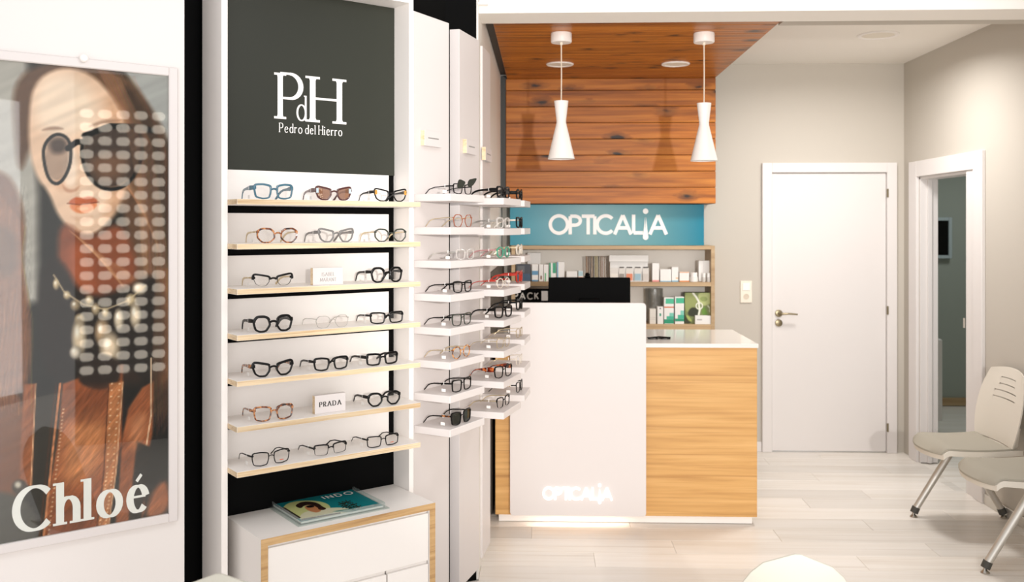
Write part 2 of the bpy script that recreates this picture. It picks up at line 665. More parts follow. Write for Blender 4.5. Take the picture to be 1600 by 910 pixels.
def letter_mesh(name, m, quads, w_units, x0, x1, z0, h, y, parent, depth=.0008, ybase=None):
    """write quads (units: cap height 1) in local x,z so that they span x0..x1, stand on z0, cap height h"""
    sx = (x1 - x0) / w_units
    b = MB()
    for k, q in enumerate(quads):
        lift = 4e-6 * k
        pts = [(x0 + p.x * sx, z0 + p.y * h) for p in q]
        A = sum(pts[i][0] * pts[(i + 1) % 4][1] - pts[(i + 1) % 4][0] * pts[i][1] for i in range(4))
        if A < 0:
            pts = pts[::-1]
        b.prism(pts, y - depth - lift, y)
    return b.build(name, m, parent, fix=False)


def opticalia_quads():
    q = []
    W = .175
    x = 0.0
    items = [('O', 0.0), ('P', 1.08), ('T', 1.67), ('I', 2.34), ('C', 2.44), ('A', 3.35), ('L', 4.32)]
    for ch, x in items:
        for p in GL[ch][0]:
            if ch == 'O':
                p = arc(.5, .5, .44, .44, 90, 450, 40)
            elif ch == 'C':
                p = arc(.46, .5, .44, .44, 42, 318, 30)
            else:
                p = [(a, .08 + b * .84 if ch not in 'AL' else b * (.97 if ch == 'A' else 1)) for a, b in p]
                if ch == 'L':
                    p = [(a, max(b, .08)) for a, b in p]
                if ch in 'PTI':
                    p = [(a, 0 if abs(b - .08) < .01 and len(p) == 2 and p[0][0] == p[1][0] else b) for a, b in p]
            stroke_quads([(x + a, b) for a, b in p], W, W, q)
    # the i: a round head over a drop that hangs below the line
    cx = 4.93
    dot = arc(cx, 1.17, .14, .14, 0, 360, 20)
    for k in range(20):
        q.append((Vector((cx, 1.17)), Vector(dot[k]), Vector(dot[k + 1]), Vector((cx, 1.17))))
    body = [(cx - .03, .88), (cx - .085, .3), (cx - .14, -.1)] + arc(cx, -.14, .14, .14, 180, 360, 12) + [(cx + .14, -.1), (cx + .085, .3), (cx + .03, .88)]
    for k in range(len(body) - 1):
        q.append((Vector((cx, .2)), Vector(body[k]), Vector(body[k + 1]), Vector((cx, .2))))
    for p in GL['A'][0]:
        stroke_quads([(5.15 + a, b * .97) for a, b in p], W, W, q)
    return q, 6.05


# ------------------------------------------------------------------ printed pictures (flat prints, colour per point)


class Paint:
    def __init__(s, X, Y, base):
        s.X, s.Y = X, Y
        s.c = np.empty(X.shape + (3,))
        s.c[:] = np.array(base) / 255.0
        s.rng = np.random.RandomState(3)

    def put(s, m, col, a=1.0):
        m = (m * a)[..., None]
        s.c = s.c * (1 - m) + np.array(col) / 255.0 * m

    def sd(s, pts, closed=True):
        X, Y = s.X, s.Y
        d = np.full(X.shape, 1e9)
        ins = np.zeros(X.shape, bool)
        n = len(pts)
        for i in range(n if closed else n - 1):
            x0, y0 = pts[i]
            x1, y1 = pts[(i + 1) % n]
            ex, ey = x1 - x0, y1 - y0
            t = np.clip(((X - x0) * ex + (Y - y0) * ey) / (ex * ex + ey * ey + 1e-9), 0, 1)
            d = np.minimum(d, np.hypot(X - x0 - t * ex, Y - y0 - t * ey))
            if closed:
                ins ^= ((y0 > Y) != (y1 > Y)) & (X < (x1 - x0) * (Y - y0) / ((y1 - y0) or 1e-9) + x0)
        return np.where(ins, -d, d) if closed else d

    def poly(s, pts, col, soft=1.0, a=1.0):
        pts = smooth(pts)
        s.put(np.clip(.5 - s.sd(pts) / (2 * soft), 0, 1), col, a)

    def hard(s, pts, col, soft=.6, a=1.0):
        s.put(np.clip(.5 - s.sd(pts) / (2 * soft), 0, 1), col, a)

    def line(s, pts, w, col, soft=.8, a=1.0):
        s.put(np.clip(.5 - (s.sd(pts, False) - w / 2) / (2 * soft), 0, 1), col, a)

    def ell(s, cx, cy, rx, ry, col, soft=.15, a=1.0):
        d = np.hypot((s.X - cx) / rx, (s.Y - cy) / ry) - 1
        s.put(np.clip(.5 - d / (2 * soft), 0, 1), col, a)

    def noise(s, amp, fx, fy, region=None):
        n = np.zeros(s.X.shape)
        for k in range(6):
            ph = s.rng.rand(3) * 6.28
            an = (s.rng.rand() - .5) * .5
            n += np.sin(s.X * fx * (1 + k * .7) * math.cos(an) + s.Y * fy * (1 + k * .6) + ph[0] + 1.6 * np.sin(s.Y * fy * .7 + s.X * fx * .3 + ph[1])) / (1 + k * .5)
        n *= amp / 3
        m = 1.0 if region is None else np.clip(.5 - s.sd(region) / 8, 0, 1)
        s.c = np.clip(s.c * (1 + (n * m)[..., None]), 0, 1)


def smooth(pts, it=2):
    for _ in range(it):
        o = []
        for i in range(len(pts)):
            a, b = pts[i], pts[(i + 1) % len(pts)]
            o += [(a[0] * .75 + b[0] * .25, a[1] * .75 + b[1] * .25), (a[0] * .25 + b[0] * .75, a[1] * .25 + b[1] * .75)]
        pts = o
    return pts


def print_grid(name, pos, nu, nv, paint, m, parent, mat_inv=None):
    """pos(u,v) -> world Vector arrays; paint(px,py) gives colours; returns a flat print mesh"""
    u, v = np.meshgrid(np.linspace(0, 1, nu), np.linspace(0, 1, nv))
    P = pos(u, v)                                # world positions (nv,nu,3)
    ca, sa = math.cos(AZ), math.sin(AZ)
    xc = P[..., 0] * ca + P[..., 1] * sa
    yc = -P[..., 0] * sa + P[..., 1] * ca
    px = 800 + F * xc / yc
    py = YH + F * (H - P[..., 2]) / yc
    col = paint(px, py)
    lin = np.where(col <= .04045, col / 12.92, ((col + .055) / 1.055) ** 2.4)
    me = bpy.data.meshes.new(name)
    Q = P.reshape(-1, 3)
    if mat_inv is not None:
        Mi = np.array(mat_inv)
        Q = Q @ Mi[:3, :3].T + Mi[:3, 3]
    idx = np.arange(nu * nv).reshape(nv, nu)
    faces = np.stack([idx[:-1, :-1], idx[:-1, 1:], idx[1:, 1:], idx[1:, :-1]], -1).reshape(-1, 4)
    me.from_pydata(Q.tolist(), [], faces.tolist())
    at = me.color_attributes.new('print', 'FLOAT_COLOR', 'POINT')
    rgba = np.concatenate([lin.reshape(-1, 3), np.ones((nu * nv, 1))], 1)
    at.data.foreach_set('color', rgba.astype(np.float32).ravel())
    me.materials.append(m)
    me.update()
    o = bpy.data.objects.new(name, me)
    C.objects.link(o)
    if parent:
        o.parent = parent
    return o


# ================================================================== STRUCTURE
YB = 6.72       # back wall
XR = 2.57       # right wall
XL = -.30       # left wall of the reception niche
ZC = 2.78       # ceiling of the niche
ZW = 2.635      # wood-clad ceiling


def struct(o):
    o['kind'] = 'structure'
    return o


# floor: slab and laminate planks
fl = struct(bx('floor', M_floor, -3.0, 4.6, -1.5, 8.7, -.08, -.0065))
pw, plen = .192, 1.285
pm = {}
ry = 0
yy = YB - pw * 18
while yy < YB - .01:
    off = -.30 - [0.0, .74, .33, 1.05, .52][ry % 5]
    xx = off
    while xx < XR - .01:
        a, b_ = max(xx, -1.3), min(xx + plen, XR)
        if b_ - a > .04:
            key = round(b_ - a, 3)
            if key not in pm:
                q = MB()
                q.box(.0006, key - .0006, .0006, pw - .0006, -.0065, 0, .0012)
                o = q.build('plank', M_floor, fl)
                pm[key] = o.data
            else:
                o = bpy.data.objects.new('plank', pm[key])
                C.objects.link(o)
                o.parent = fl
            o.location = (a, yy, 0)
        xx += plen
    yy += pw
    ry += 1

# back wall, with the doorway left open behind door_1
dx0, _ = onY(1205, 400, YB)
dx1, _ = onY(1384, 400, YB)
DH = 2.0
wb = MB()
wb.box(-.42, dx0, YB, YB + .12, 0, ZC + .02)
wb.box(dx1, XR + .12, YB, YB + .12, 0, ZC + .02)
wb.box(dx0, dx1, YB, YB + .12, DH, ZC + .02)
struct(wb.build('wall_back', M_wall))
# left wall of the niche and its pier
struct(bx('wall_left', mat('pale_wall_paint', srgb(236, 231, 223), .7), XL - .06, XL, 4.24, YB, 0, 2.95))
struct(bx('trim_5', M_taupe, XL, XL + .012, 5.2, YB, 0, 1.36))  # dark taupe sheet over the lower part of the wall
# right wall with doorway
ya, yb2 = 5.72, 6.45
wr = MB()
wr.box(XR, XR + .12, 2.4, ya, 0, 2.95)
wr.box(XR, XR + .12, yb2, YB, 0, 2.95)
wr.box(XR, XR + .12, ya, yb2, 1.955, 2.95)
struct(wr.build('wall_right', M_wall))
# ceilings
cb = MB()
cb.box(1.176, XR, 4.69, YB, ZC, ZC + .05)
struct(cb.build('ceiling', M_ceil))
# beam across the room in front of the niche, and the lowered strip behind it
yb0 = 4.27
struct(bx('trim_1', M_ceil, XL, XR, yb0, yb0 + .22, 2.6, 2.95))
struct(bx('trim_2', M_wall, 1.176, XR, yb0 + .22, yb0 + .43, 2.625, ZC + .02))
# dark shadow gaps beside the wood
struct(bx('trim_3', M_gap, XL, -.255, yb0 + .22, YB - .33, 2.66, 2.70))
struct(bx('trim_4', M_gap, XL, -.262, YB - .30, YB, 1.765, 2.66))

# wood cladding: ceiling boards and wall boards
BW = .1115
wc = struct(bx('ceiling_cladding', M_gap, -.255, 1.176, yb0 + .22, YB - .30, ZW + .018, ZC + .02))
bm_ = None
k = 0
y = yb0 + .222
while y < YB - .31:
    q = MB()
    w = min(BW, YB - .302 - y)
    if w < .02:
        break
    if bm_ is None or w < BW - .001:
        q.box(-.255, 1.176, .0012, w - .0012, 0, .018, .003)
        o = q.build('plank', M_pinec, wc)
        if w >= BW - .001:
            bm_ = o.data
    else:
        o = bpy.data.objects.new('plank', bm_)
        C.objects.link(o)
        o.parent = wc
    o.location = (0, y, ZW)
    y += BW
wy = YB - .32
zb = onY(950, 318.5, wy)[1]
ww = struct(bx('wall_cladding', M_gap, -.262, 1.176, wy + .018, YB, zb, ZW + .018))
z = zb
bm2 = None
while z < ZW - .01:
    h = min(BW, ZW - z)
    if bm2 is None or h < BW - .001:
        q = MB()
        q.box(-.262, 1.176, 0, .018, .0014, h - .0014, .003)
        o = q.build('plank', M_pine, ww)
        if h >= BW - .001:
            bm2 = o.data
    else:
        o = bpy.data.objects.new('plank', bm2)
        C.objects.link(o)
        o.parent = ww
    o.location = (0, wy, z)
    z += BW

# door_1 in the back wall
d1 = struct(empty('door_1', ((dx0 + dx1) / 2, YB - .02, 0)))
hw = (dx1 - dx0) / 2


def arch(parent, w_, x0, x1, y0, y1, top, wd):
    b = MB()
    b.box(x0 - wd, x0, y0, y1, 0, top + wd, .003)
    b.box(x1, x1 + wd, y0, y1, 0, top + wd, .003)
    b.box(x0, x1, y0, y1, top, top + wd, .003)
    return b.build('door_frame', M_door, parent)


arch(d1, 0, -hw, hw, -.012, .02, DH, .07)
leaf = bx('door_leaf', M_door, -hw + .003, hw - .003, .008, .045, .008, DH - .003, d1, .002)
hx, hz = onY(1217, 490, YB - .02)
hx -= (dx0 + dx1) / 2
_, hz2 = onY(1217, 505, YB - .02)
b = MB()
for zz in (hz, hz2):
    i0 = len(b.v)
    b.lathe([(.0, 0), (.026, 0), (.026, .008), (.022, .010), (0, .010)], 24)
    b.v[i0:] = [(hx + x, .008 - z, zz + y) for x, y, z in b.v[i0:]]
b.tube([(hx, .0, hz), (hx, -.04, hz), (hx + .015, -.048, hz), (hx + .06, -.05, hz + .002), (hx + .12, -.048, hz - .003)], [.009, .009, .009, .007, .006], 10)
b.build('door_handle', M_bronze, d1, smooth=True)
for py in (302, 485, 668):
    _, zz = onY(1384, py, YB - .02)
    bx('hinge', M_bronze, hw - .004, hw + .008, -.016, -.008, zz - .03, zz + .03, d1)

# door_2: the open doorway in the right wall
d2 = struct(empty('door_2', (XR, (ya + yb2) / 2, 0)))
a0, a1 = ya - d2.location.y, yb2 - d2.location.y
b = MB()
b.box(-.022, 0, a0 - .225, a0 - .11, 0, 2.063, .003)
b.box(-.012, 0, a0 - .11, a0, 0, 1.955, .002)
b.box(-.022, 0, a1, a1 + .13, 0, 2.063, .003)
b.box(-.022, 0, a0 - .11, a1, 1.955, 2.063, .003)
b.build('door_frame', M_door, d2)
b = MB()
b.box(0, .12, a1 - .018, a1, 0, 1.955, .002)
b.box(.045, .075, a1 - .034, a1 - .018, 0, 1.955, .002)
b.box(0, .12, a0, a0 + .018, 0, 1.955, .002)
b.box(0, .12, a0, a1, 1.937, 1.955, .002)
b.build('door_lining', M_door, d2)
yk, zk = onX(1507, 505, XR - .012)
b = MB()
b.box(-.0145, -.012, yk - d2.location.y - .012, yk - d2.location.y + .012, zk - .03, zk + .03)
b.build('strike_plate', M_chrome, d2)

# baseboards
struct(bx('baseboard_right', M_alu, XR - .012, XR, 2.4, ya - .226, 0, .06, c=.002))
struct(bx('baseboard_back', M_door, 1.17, dx0 - .071, YB - .014, YB, 0, .07, c=.002))

# side room seen through the doorway
M_blue = mat('blue_grey_paint', srgb(160, 166, 156), .8)
b = MB()
b.box(XR + .12, 4.9, 8.5, 8.6, 0, 2.6)
b.box(4.8, 4.9, 5.2, 8.5, 0, 2.6)
b.box(XR + .12, 4.8, 5.1, 5.2, 0, 2.6)
b.box(XR, XR + .12, YB + .12, 8.5, 0, 2.6)
struct(b.build('wall_side_room', M_blue))
struct(bx('ceiling_side_room', M_ceil, XR + .12, 4.9, 5.1, 8.6, 2.6, 2.65))
struct(bx('baseboard_side_room', M_shelfoak, XR + .12, 4.8, 8.48, 8.5, 0, .07))

# ------------------------------------------------------------------ curved display wall: bay + three panels
BAY = Unit((-.3131 * 3.176, 3.176), 52.65)
P1 = Unit((-.388, 3.666), 28.8)
P2 = Unit((-.0566 * 4.005, 4.005), 16.9)
P3 = Unit((-.139, 4.379), 8.1)

# black wall behind the display units
pts = []
for q in (BAY.at(-2.4, .24), BAY.at(.80, .24), P1.at(.14, .22), cw(-.30, 4.17), cw(-.163, 4.24)):
    pts.append(q)
b = MB()
for k in range(len(pts) - 1):
    p, r = pts[k], pts[k + 1]
    n = Vector((-(r.y - p.y), r.x - p.x, 0)).normalized() * .08
    c4 = [p, r, r + n, p + n]
    i = len(b.v)
    b.v += [(c.x, c.y, 0) for c in c4] + [(c.x, c.y, 2.95) for c in c4]
    for fc in ((0, 1, 5, 4), (1, 2, 6, 5), (2, 3, 7, 6), (3, 0, 4, 7), (0, 3, 2, 1), (4, 5, 6, 7)):
        b.f.append(tuple(i + t for t in fc))
        b.mi.append(0)
struct(b.build('wall_display', M_black))
# end face of the white wall that the beam lands on
# white wall that carries the poster
xe, _ = BAY.on(288, 400, .05)
b = MB()
b.box(xe - 2.2, xe, .05, .20, 0, 2.95)
wp = struct(place(b.build('wall_poster', M_pwall), BAY.o, BAY.th))

# ------------------------------------------------------------------ poster
pz = .05
xr_, zt_ = BAY.on(277.5, 106.5, pz - .012)
_, zb_ = BAY.on(277.5, 814, pz - .012)
PW = 1.03
poster = empty('framed_poster', BAY.at(xr_ - PW / 2, pz - .001, zb_), BAY.th,
               'large framed poster of a woman in sunglasses and brown leather on the white wall', 'poster')
hh = zt_ - zb_
fw = .030
b = MB()
hwid = PW / 2
for (x0, x1, z0, z1) in ((-hwid, -hwid + fw, 0, hh), (hwid - fw, hwid, 0, hh), (-hwid + fw, hwid - fw, 0, fw), (-hwid + fw, hwid - fw, hh - fw, hh)):
    b.box(x0, x1, -.018, 0, z0, z1, .003)
b.build('frame', M_panel, poster)
bx('backing_board', M_white, -hwid + fw, hwid - fw, -.006, 0, fw, hh - fw, poster)


def poster_paint(X, Y):
    p = Paint(X, Y, (34, 32, 28))
    # backdrop
    p.hard([(-300, 60), (40, 60), (60, 300), (60, 470), (-300, 600)], (176, 170, 162), 8)
    p.poly([(186, 95), (300, 95), (300, 260), (262, 225), (235, 170), (205, 130)], (172, 171, 168), 4)
    # hair around the face
    p.poly([(20, 130), (60, 98), (150, 95), (200, 118), (240, 175), (268, 230), (275, 420), (262, 640), (235, 640), (215, 480), (190, 300), (120, 150), (50, 220), (30, 280), (22, 200)], (96, 66, 46), 6)
    p.poly([(185, 118), (225, 160), (262, 235), (268, 420), (250, 500), (232, 400), (222, 250)], (52, 36, 27), 6)
    for k in range(46):
        x0 = 70 + k * 3.1
        p.line([(x0, 105 + abs(k - 20) * .6), (x0 + 26 + k * .5, 190 + k), (214 + k * 1.1, 300 + k * 3), (225 + k * .9, 430 + k * 4)], 1.0, (150 + (k * 37) % 70, 108 + (k * 29) % 50, 74 + (k * 17) % 40), 1.0, .28)
    # face
    p.poly([(44, 190), (52, 130), (92, 104), (140, 112), (182, 156), (204, 220), (200, 290), (178, 340), (146, 370), (116, 366), (90, 338), (76, 300), (58, 280), (46, 240)], (238, 200, 172), 4)
    p.poly([(52, 180), (60, 126), (110, 112), (150, 150), (150, 200), (110, 212), (70, 210)], (250, 226, 204), 12, .8)
    p.poly([(160, 130), (206, 200), (204, 300), (168, 352), (156, 310), (182, 240)], (206, 150, 112), 9, .6)
    p.poly([(120, 292), (150, 288), (176, 300), (158, 340), (128, 350), (112, 340)], (246, 214, 190), 8, .6)
    p.poly([(92, 244), (108, 290), (98, 300), (82, 292)], (214, 164, 132), 5, .6)
    p.poly([(104, 228), (120, 234), (122, 285), (108, 293), (98, 286)], (252, 228, 208), 4, .7)
    p.poly([(96, 286), (104, 296), (118, 296), (126, 288), (120, 300), (102, 302)], (176, 116, 88), 2, .6)
    p.poly([(60, 205), (82, 196), (104, 202), (84, 203)], (120, 84, 66), 2, .6)
    p.poly([(132, 200), (162, 186), (196, 188), (160, 194)], (120, 84, 66), 2, .5)
    # lips
    p.poly([(104, 318), (118, 307), (128, 310), (140, 306), (156, 314), (142, 323), (122, 323)], (202, 106, 70), 1.5)
    p.poly([(107, 319), (124, 319), (155, 316), (146, 329), (128, 335), (113, 330)], (232, 142, 96), 1.6)
    p.poly([(118, 324), (136, 323), (140, 327), (124, 330)], (250, 190, 150), 1.5, .7)
    p.line([(105, 318), (124, 320), (154, 316)], 1.5, (110, 50, 36), .8, .8)
    p.poly([(106, 338), (130, 342), (148, 336), (130, 348)], (206, 154, 124), 4, .6)
    # neck
    p.poly([(96, 342), (140, 376), (184, 344), (208, 380), (218, 450), (140, 520), (98, 470), (88, 390)], (140, 74, 46), 6)
    p.poly([(108, 378), (136, 390), (150, 440), (130, 480), (104, 440)], (186, 96, 58), 9, .6)
    for k in range(14):
        p.line([(108 + k * 4, 360 + k * 3), (150 + k * 4, 396 + k * 5), (200 + k * 3, 424 + k * 3)], .9, (222, 166, 122), .8, .5)
    # sunglasses: left lens paled by a painted-in reflection, dark right lens, thick black rims
    p.poly([(74, 220), (88, 212), (104, 218), (108, 240), (104, 270), (90, 284), (76, 276), (70, 250)], (168, 140, 122), 1.5, .85)
    p.poly([(76, 220), (96, 214), (106, 224), (100, 240), (80, 240)], (54, 42, 38), 5, .8)
    p.poly([(134, 212), (170, 198), (208, 200), (220, 222), (216, 262), (192, 290), (160, 294), (138, 272), (130, 240)], (52, 40, 35), 1.5, .9)
    p.poly([(140, 250), (170, 240), (206, 246), (190, 280), (160, 284), (144, 268)], (150, 104, 76), 9, .6)
    rim_a = smooth([(68, 226), (86, 208), (106, 214), (112, 236), (108, 266), (92, 290), (76, 282), (68, 252)], 2)
    p.line(rim_a + rim_a[:1], 5, (16, 15, 14), .9)
    rim_b = smooth([(130, 216), (170, 196), (214, 198), (224, 222), (218, 264), (194, 294), (160, 297), (136, 274), (127, 242)], 2)
    p.line(rim_b + rim_b[:1], 6, (16, 15, 14), .9)
    p.line([(106, 232), (120, 222), (134, 222)], 9, (16, 15, 14), .9)
    p.line([(132, 212), (172, 197), (216, 198), (236, 204)], 9, (16, 15, 14), .9)
    for k in range(20):
        p.line([(150 + k * 2, 104 + k), (196 + k * 2.2, 190 + k * 2), (222 + k * 2, 330 + k * 3), (216 + k * 2.4, 470)], .9, (176 + (k * 37) % 50, 122 + (k * 29) % 40, 84 + (k * 17) % 40), .9, .38)
    # dark top and necklace
    p.poly([(60, 410), (95, 400), (130, 470), (200, 450), (250, 420), (262, 520), (250, 620), (60, 620)], (38, 30, 26), 6)
    p.poly([(150, 560), (120, 590), (140, 620), (230, 610), (205, 572)], (52, 38, 30), 4)
    gold = (214, 188, 150)
    for (cx, cy, rx, ry, c) in ((88, 445, 5, 9, gold), (105, 462, 6, 7, gold), (118, 478, 8, 9, (180, 156, 126)), (125, 500, 8, 9, gold), (124, 528, 12, 30, (226, 202, 172)), (118, 552, 9, 10, (240, 224, 204)),
                                (140, 470, 7, 8, gold), (150, 484, 7, 10, (190, 166, 134)), (165, 490, 6, 9, gold), (160, 520, 12, 22, (198, 164, 128)), (172, 545, 16, 26, (232, 206, 176)), (162, 584, 9, 14, (222, 200, 170)),
                                (186, 500, 8, 17, (230, 210, 184)), (205, 470, 9, 10, gold), (218, 452, 11, 10, (236, 214, 188)), (212, 494, 9, 20, (228, 206, 178))):
        p.ell(cx, cy, rx, ry, tuple(x * .5 for x in c), .25)
        p.ell(cx - 1, cy - 1.5, rx * .74, ry * .74, c, .5)
        p.ell(cx - rx * .3, cy - ry * .3, rx * .26, ry * .26, (252, 244, 230), .7)
    p.line([(84, 430), (100, 456), (130, 476), (165, 484), (200, 470), (228, 446)], 2.2, (222, 198, 160), .9, .8)
    # leather dress and jacket
    p.hard([(-80, 600), (300, 600), (300, 900), (-80, 900)], (30, 26, 23), 10)
    p.hard([(98, 600), (120, 592), (150, 572), (192, 570), (190, 690), (178, 760), (164, 880), (62, 890), (78, 760), (90, 690)], (150, 80, 44), 2)
    p.poly([(118, 596), (128, 560), (160, 552), (190, 566), (186, 604), (150, 612)], (44, 32, 26), 3)
    p.poly([(110, 650), (170, 640), (168, 700), (150, 745), (96, 760), (100, 700)], (214, 142, 92), 14, .75)
    p.poly([(100, 610), (150, 604), (190, 602), (186, 660), (100, 668)], (120, 66, 40), 8, .6)
    p.poly([(80, 790), (150, 770), (160, 850), (76, 860)], (116, 60, 34), 12, .6)
    p.hard([(200, 640), (222, 606), (240, 596), (238, 680), (224, 740), (226, 800), (206, 860), (176, 868), (186, 760), (190, 690)], (150, 84, 50), 2)
    p.line([(236, 560), (236, 650), (222, 740)], 1.8, (236, 204, 170), .8)
    p.hard([(214, 690), (236, 700), (214, 860), (196, 860)], (34, 28, 24), 2)
    p.poly([(200, 660), (230, 640), (226, 680), (206, 712)], (214, 146, 104), 8, .6)
    p.hard([(170, 600), (192, 596), (180, 740), (166, 850), (150, 850), (164, 740)], (184, 116, 72), 2)
    p.line([(170, 600), (162, 740), (148, 850)], 1.6, (78, 38, 20), .8)
    p.line([(192, 598), (181, 740), (166, 850)], 1.6, (226, 180, 140), .8)
    p.line([(94, 600), (84, 690), (66, 860)], 3.4, (204, 130, 86), .8)
    p.line([(88, 600), (76, 700), (60, 860)], 2.2, (70, 32, 16), .8)
    for (a, bb, cc) in (((99, 640), (90, 720), (74, 850)), ((187, 600), (176, 740), (161, 850)), ((175, 600), (167, 740), (152, 850))):
        P = [(a[0] + (bb[0] - a[0]) * t / 14, a[1] + (bb[1] - a[1]) * t / 14) for t in range(14)] + [(bb[0] + (cc[0] - bb[0]) * t / 18, bb[1] + (cc[1] - bb[1]) * t / 18) for t in range(18)]
        for k, q in enumerate(P):
            if k % 1 == 0:
                p.ell(q[0], q[1], 1.5, 1.2, (244, 206, 164), .4, .8)
    # buckle and strap at left, second leather panel
    p.poly([(-60, 610), (34, 600), (38, 700), (28, 800), (-60, 830)], (118, 70, 44), 4)
    p.hard([(36, 600), (56, 600), (50, 760), (30, 760)], (150, 84, 50), 2)
    p.line([(56, 600), (48, 765)], 1.6, (230, 180, 140), .8)
    p.ell(31, 762, 12, 12, (60, 50, 42), .2)
    p.ell(28, 758, 5, 5, (206, 196, 180), .5)
    p.poly([(-60, 770), (40, 770), (66, 830), (30, 880), (-60, 880)], (70, 66, 58), 5)
    p.poly([(236, 770), (262, 745), (268, 800), (225, 815)], (164, 96, 60), 5)
    # second head of hair at the left edge
    p.poly([(-60, 260), (8, 266), (30, 300), (40, 350), (34, 420), (46, 480), (50, 560), (36, 620), (-60, 640)], (112, 72, 48), 5)
    p.poly([(-10, 350), (20, 355), (30, 400), (20, 440), (-10, 430)], (60, 46, 36), 6, .8)
    for k in range(26):
        p.line([(-20 + k * 2.4, 280 + k * 3), (-6 + k * 1.6, 400), (-14 + k * 2.6, 500), (-6 + k * 2.2, 620 + (k * 13) % 30)], 1.1, (156 + (k * 31) % 64, 104 + (k * 23) % 48, 66 + (k * 13) % 40), 1.0, .42)
    for k in range(22):
        p.line([(244 + k * .9, 420), (240 + k * 1.2, 520 + k), (236 + k * 1.4, 640 + (k * 17) % 40)], 1.0, (130 + (k * 31) % 60, 82 + (k * 23) % 40, 50 + (k * 13) % 30), .9, .4)
    p.noise(.07, .05, .11)
    p.noise(.16, .21, .17, [(40, 600), (262, 590), (262, 870), (20, 880)])
    p.noise(.12, .7, .5, [(60, 610), (250, 600), (250, 870), (40, 880)])
    p.noise(.12, .9, .12, [(-60, 280), (44, 290), (56, 560), (40, 640), (-60, 640)])
    return p.c


pb = (BAY.at(xr_ - PW + fw, pz - .0072), BAY.at(xr_ - fw, pz - .0072))


def ppos(u, v):
    A = np.array(pb[0])
    B = np.array(pb[1])
    P = A + (B - A) * u[..., None]
    P[..., 2] = zb_ + fw + (hh - 2 * fw) * v
    return P


poster_m = Matrix.Translation(poster.location) @ Matrix.Rotation(BAY.th, 4, 'Z')
print_grid('print', ppos, 300, 560, poster_paint, print_mat('poster_print', .5, .2), poster, poster_m.inverted())
# brand lettering along the bottom of the print
lx0 = BAY.on(16, 790, pz)[0] - (xr_ - hwid)
lx1 = BAY.on(233, 790, pz)[0] - (xr_ - hwid)
lz0 = BAY.on(60, 826, pz)[1] - zb_
lz1 = BAY.on(60, 759, pz)[1] - zb_
q, w = text_quads('Chloé', .21, .055, .16, .08)
letter_mesh('lettering', M_letter, q, w, lx0, lx1, lz0, (lz1 - lz0), -.0066, poster, .0006)
bx('glazing', M_pane, -hwid + fw - .004, hwid - fw + .004, -.013, -.011, fw - .004, hh - fw + .004, poster)
kx, kz = BAY.on(128, 91, pz)
b = MB()
b.lathe([(0, 0), (.013, 0), (.013, .012), (.009, .016), (0, .016)], 20)
b.v = [(x + kx - (xr_ - hwid), -.018 - z, hh + y - .001) for x, y, z in b.v]
b.build('mounting_stud', M_white, poster, smooth=True)

# ------------------------------------------------------------------ the display bay
bay = empty('display_bay', BAY.o, BAY.th, 'tall white framed display bay with black back and seven birch edged shelves of glasses', 'display unit')
W = .765
bx('side_panel', M_white, 0, .022, 0, .193, 0, 2.515, bay, .001)
bx('side_panel', M_white, W - .020, W, 0, .193, 0, 2.515, bay, .001)
bx('top_panel', M_white, .022, W - .020, 0, .193, 2.492, 2.515, bay)
bx('back_panel', M_black, .022, W - .020, .120, .135, 0, 2.492, bay)
xg0 = .0225
xg1 = BAY.on(607, 300, .114)[0]
zs = [1.711, 1.559, 1.406, 1.2505, 1.0955, .9415, .789]
gz0 = BAY.on(356, 265.5, .114)[1]
gp = bx('graphic_panel', mat('dark_green_panel', srgb(48, 50, 42), .5, spec=.3, vary=.12, bscale=400), xg0, W - .0205, .113, .1195, gz0 + .001, 2.4915, bay)
tops = [(265, 278), (333, 337), (400, 398), (468, 458), (536.6, 518), (604, 578), (672, 638)]
SH = []
for i, (ty, _) in enumerate(tops):
    zt = BAY.on(356, ty, .114)[1]
    zsf = zs[i]
    bp = bx('backing_plate', M_white, xg0, xg1, .112, .1195, zsf - .019, zt, bay)
    sh = MB()
    sh.box(.0225, W - .0205, -.085, .112, zsf - .019, zsf, .0006, mats=(1, 1, 1, 0, 0, 0))
    SH.append(sh.build('shelf', [M_white, M_ply], bay))
# PdH logo
q1, w1 = text_quads('P', .13, .05, .17, 0)
lxs = lambda px, py: BAY.on(px, py, .113)
a, bz = lxs(436, 186)
c_, tz = lxs(436, 113)
letter_mesh('lettering', M_letter, q1, w1, a - .006, lxs(474, 130)[0], bz + .001, tz - bz - .003, .1128, bay)
q1, w1 = text_quads('H', .13, .05, .2, 0)
a, bz2 = lxs(484, 190.5)
_, tz2 = lxs(484, 119)
letter_mesh('lettering', M_letter, q1, w1, a, lxs(534.5, 150)[0], bz2, tz2 - bz2, .1128, bay)
q1, w1 = text_quads('d', .10, .045, .1, 0)
a, bz3 = lxs(463, 188)
_, tz3 = lxs(463, 148.5)
letter_mesh('lettering', M_letter, q1, w1, a, lxs(479, 150)[0], bz3, tz3 - bz3, .1128, bay)
q1, w1 = text_quads('Pedro del Hierro', .13, .055, .10, .17, .26)
a, bz4 = lxs(436, 206.5)
_, tz4 = lxs(436, 192)
letter_mesh('lettering', M_letter, q1, w1, a, lxs(534.5, 207)[0], bz4, tz4 - bz4, .1128, bay)

# ------------------------------------------------------------------ glasses


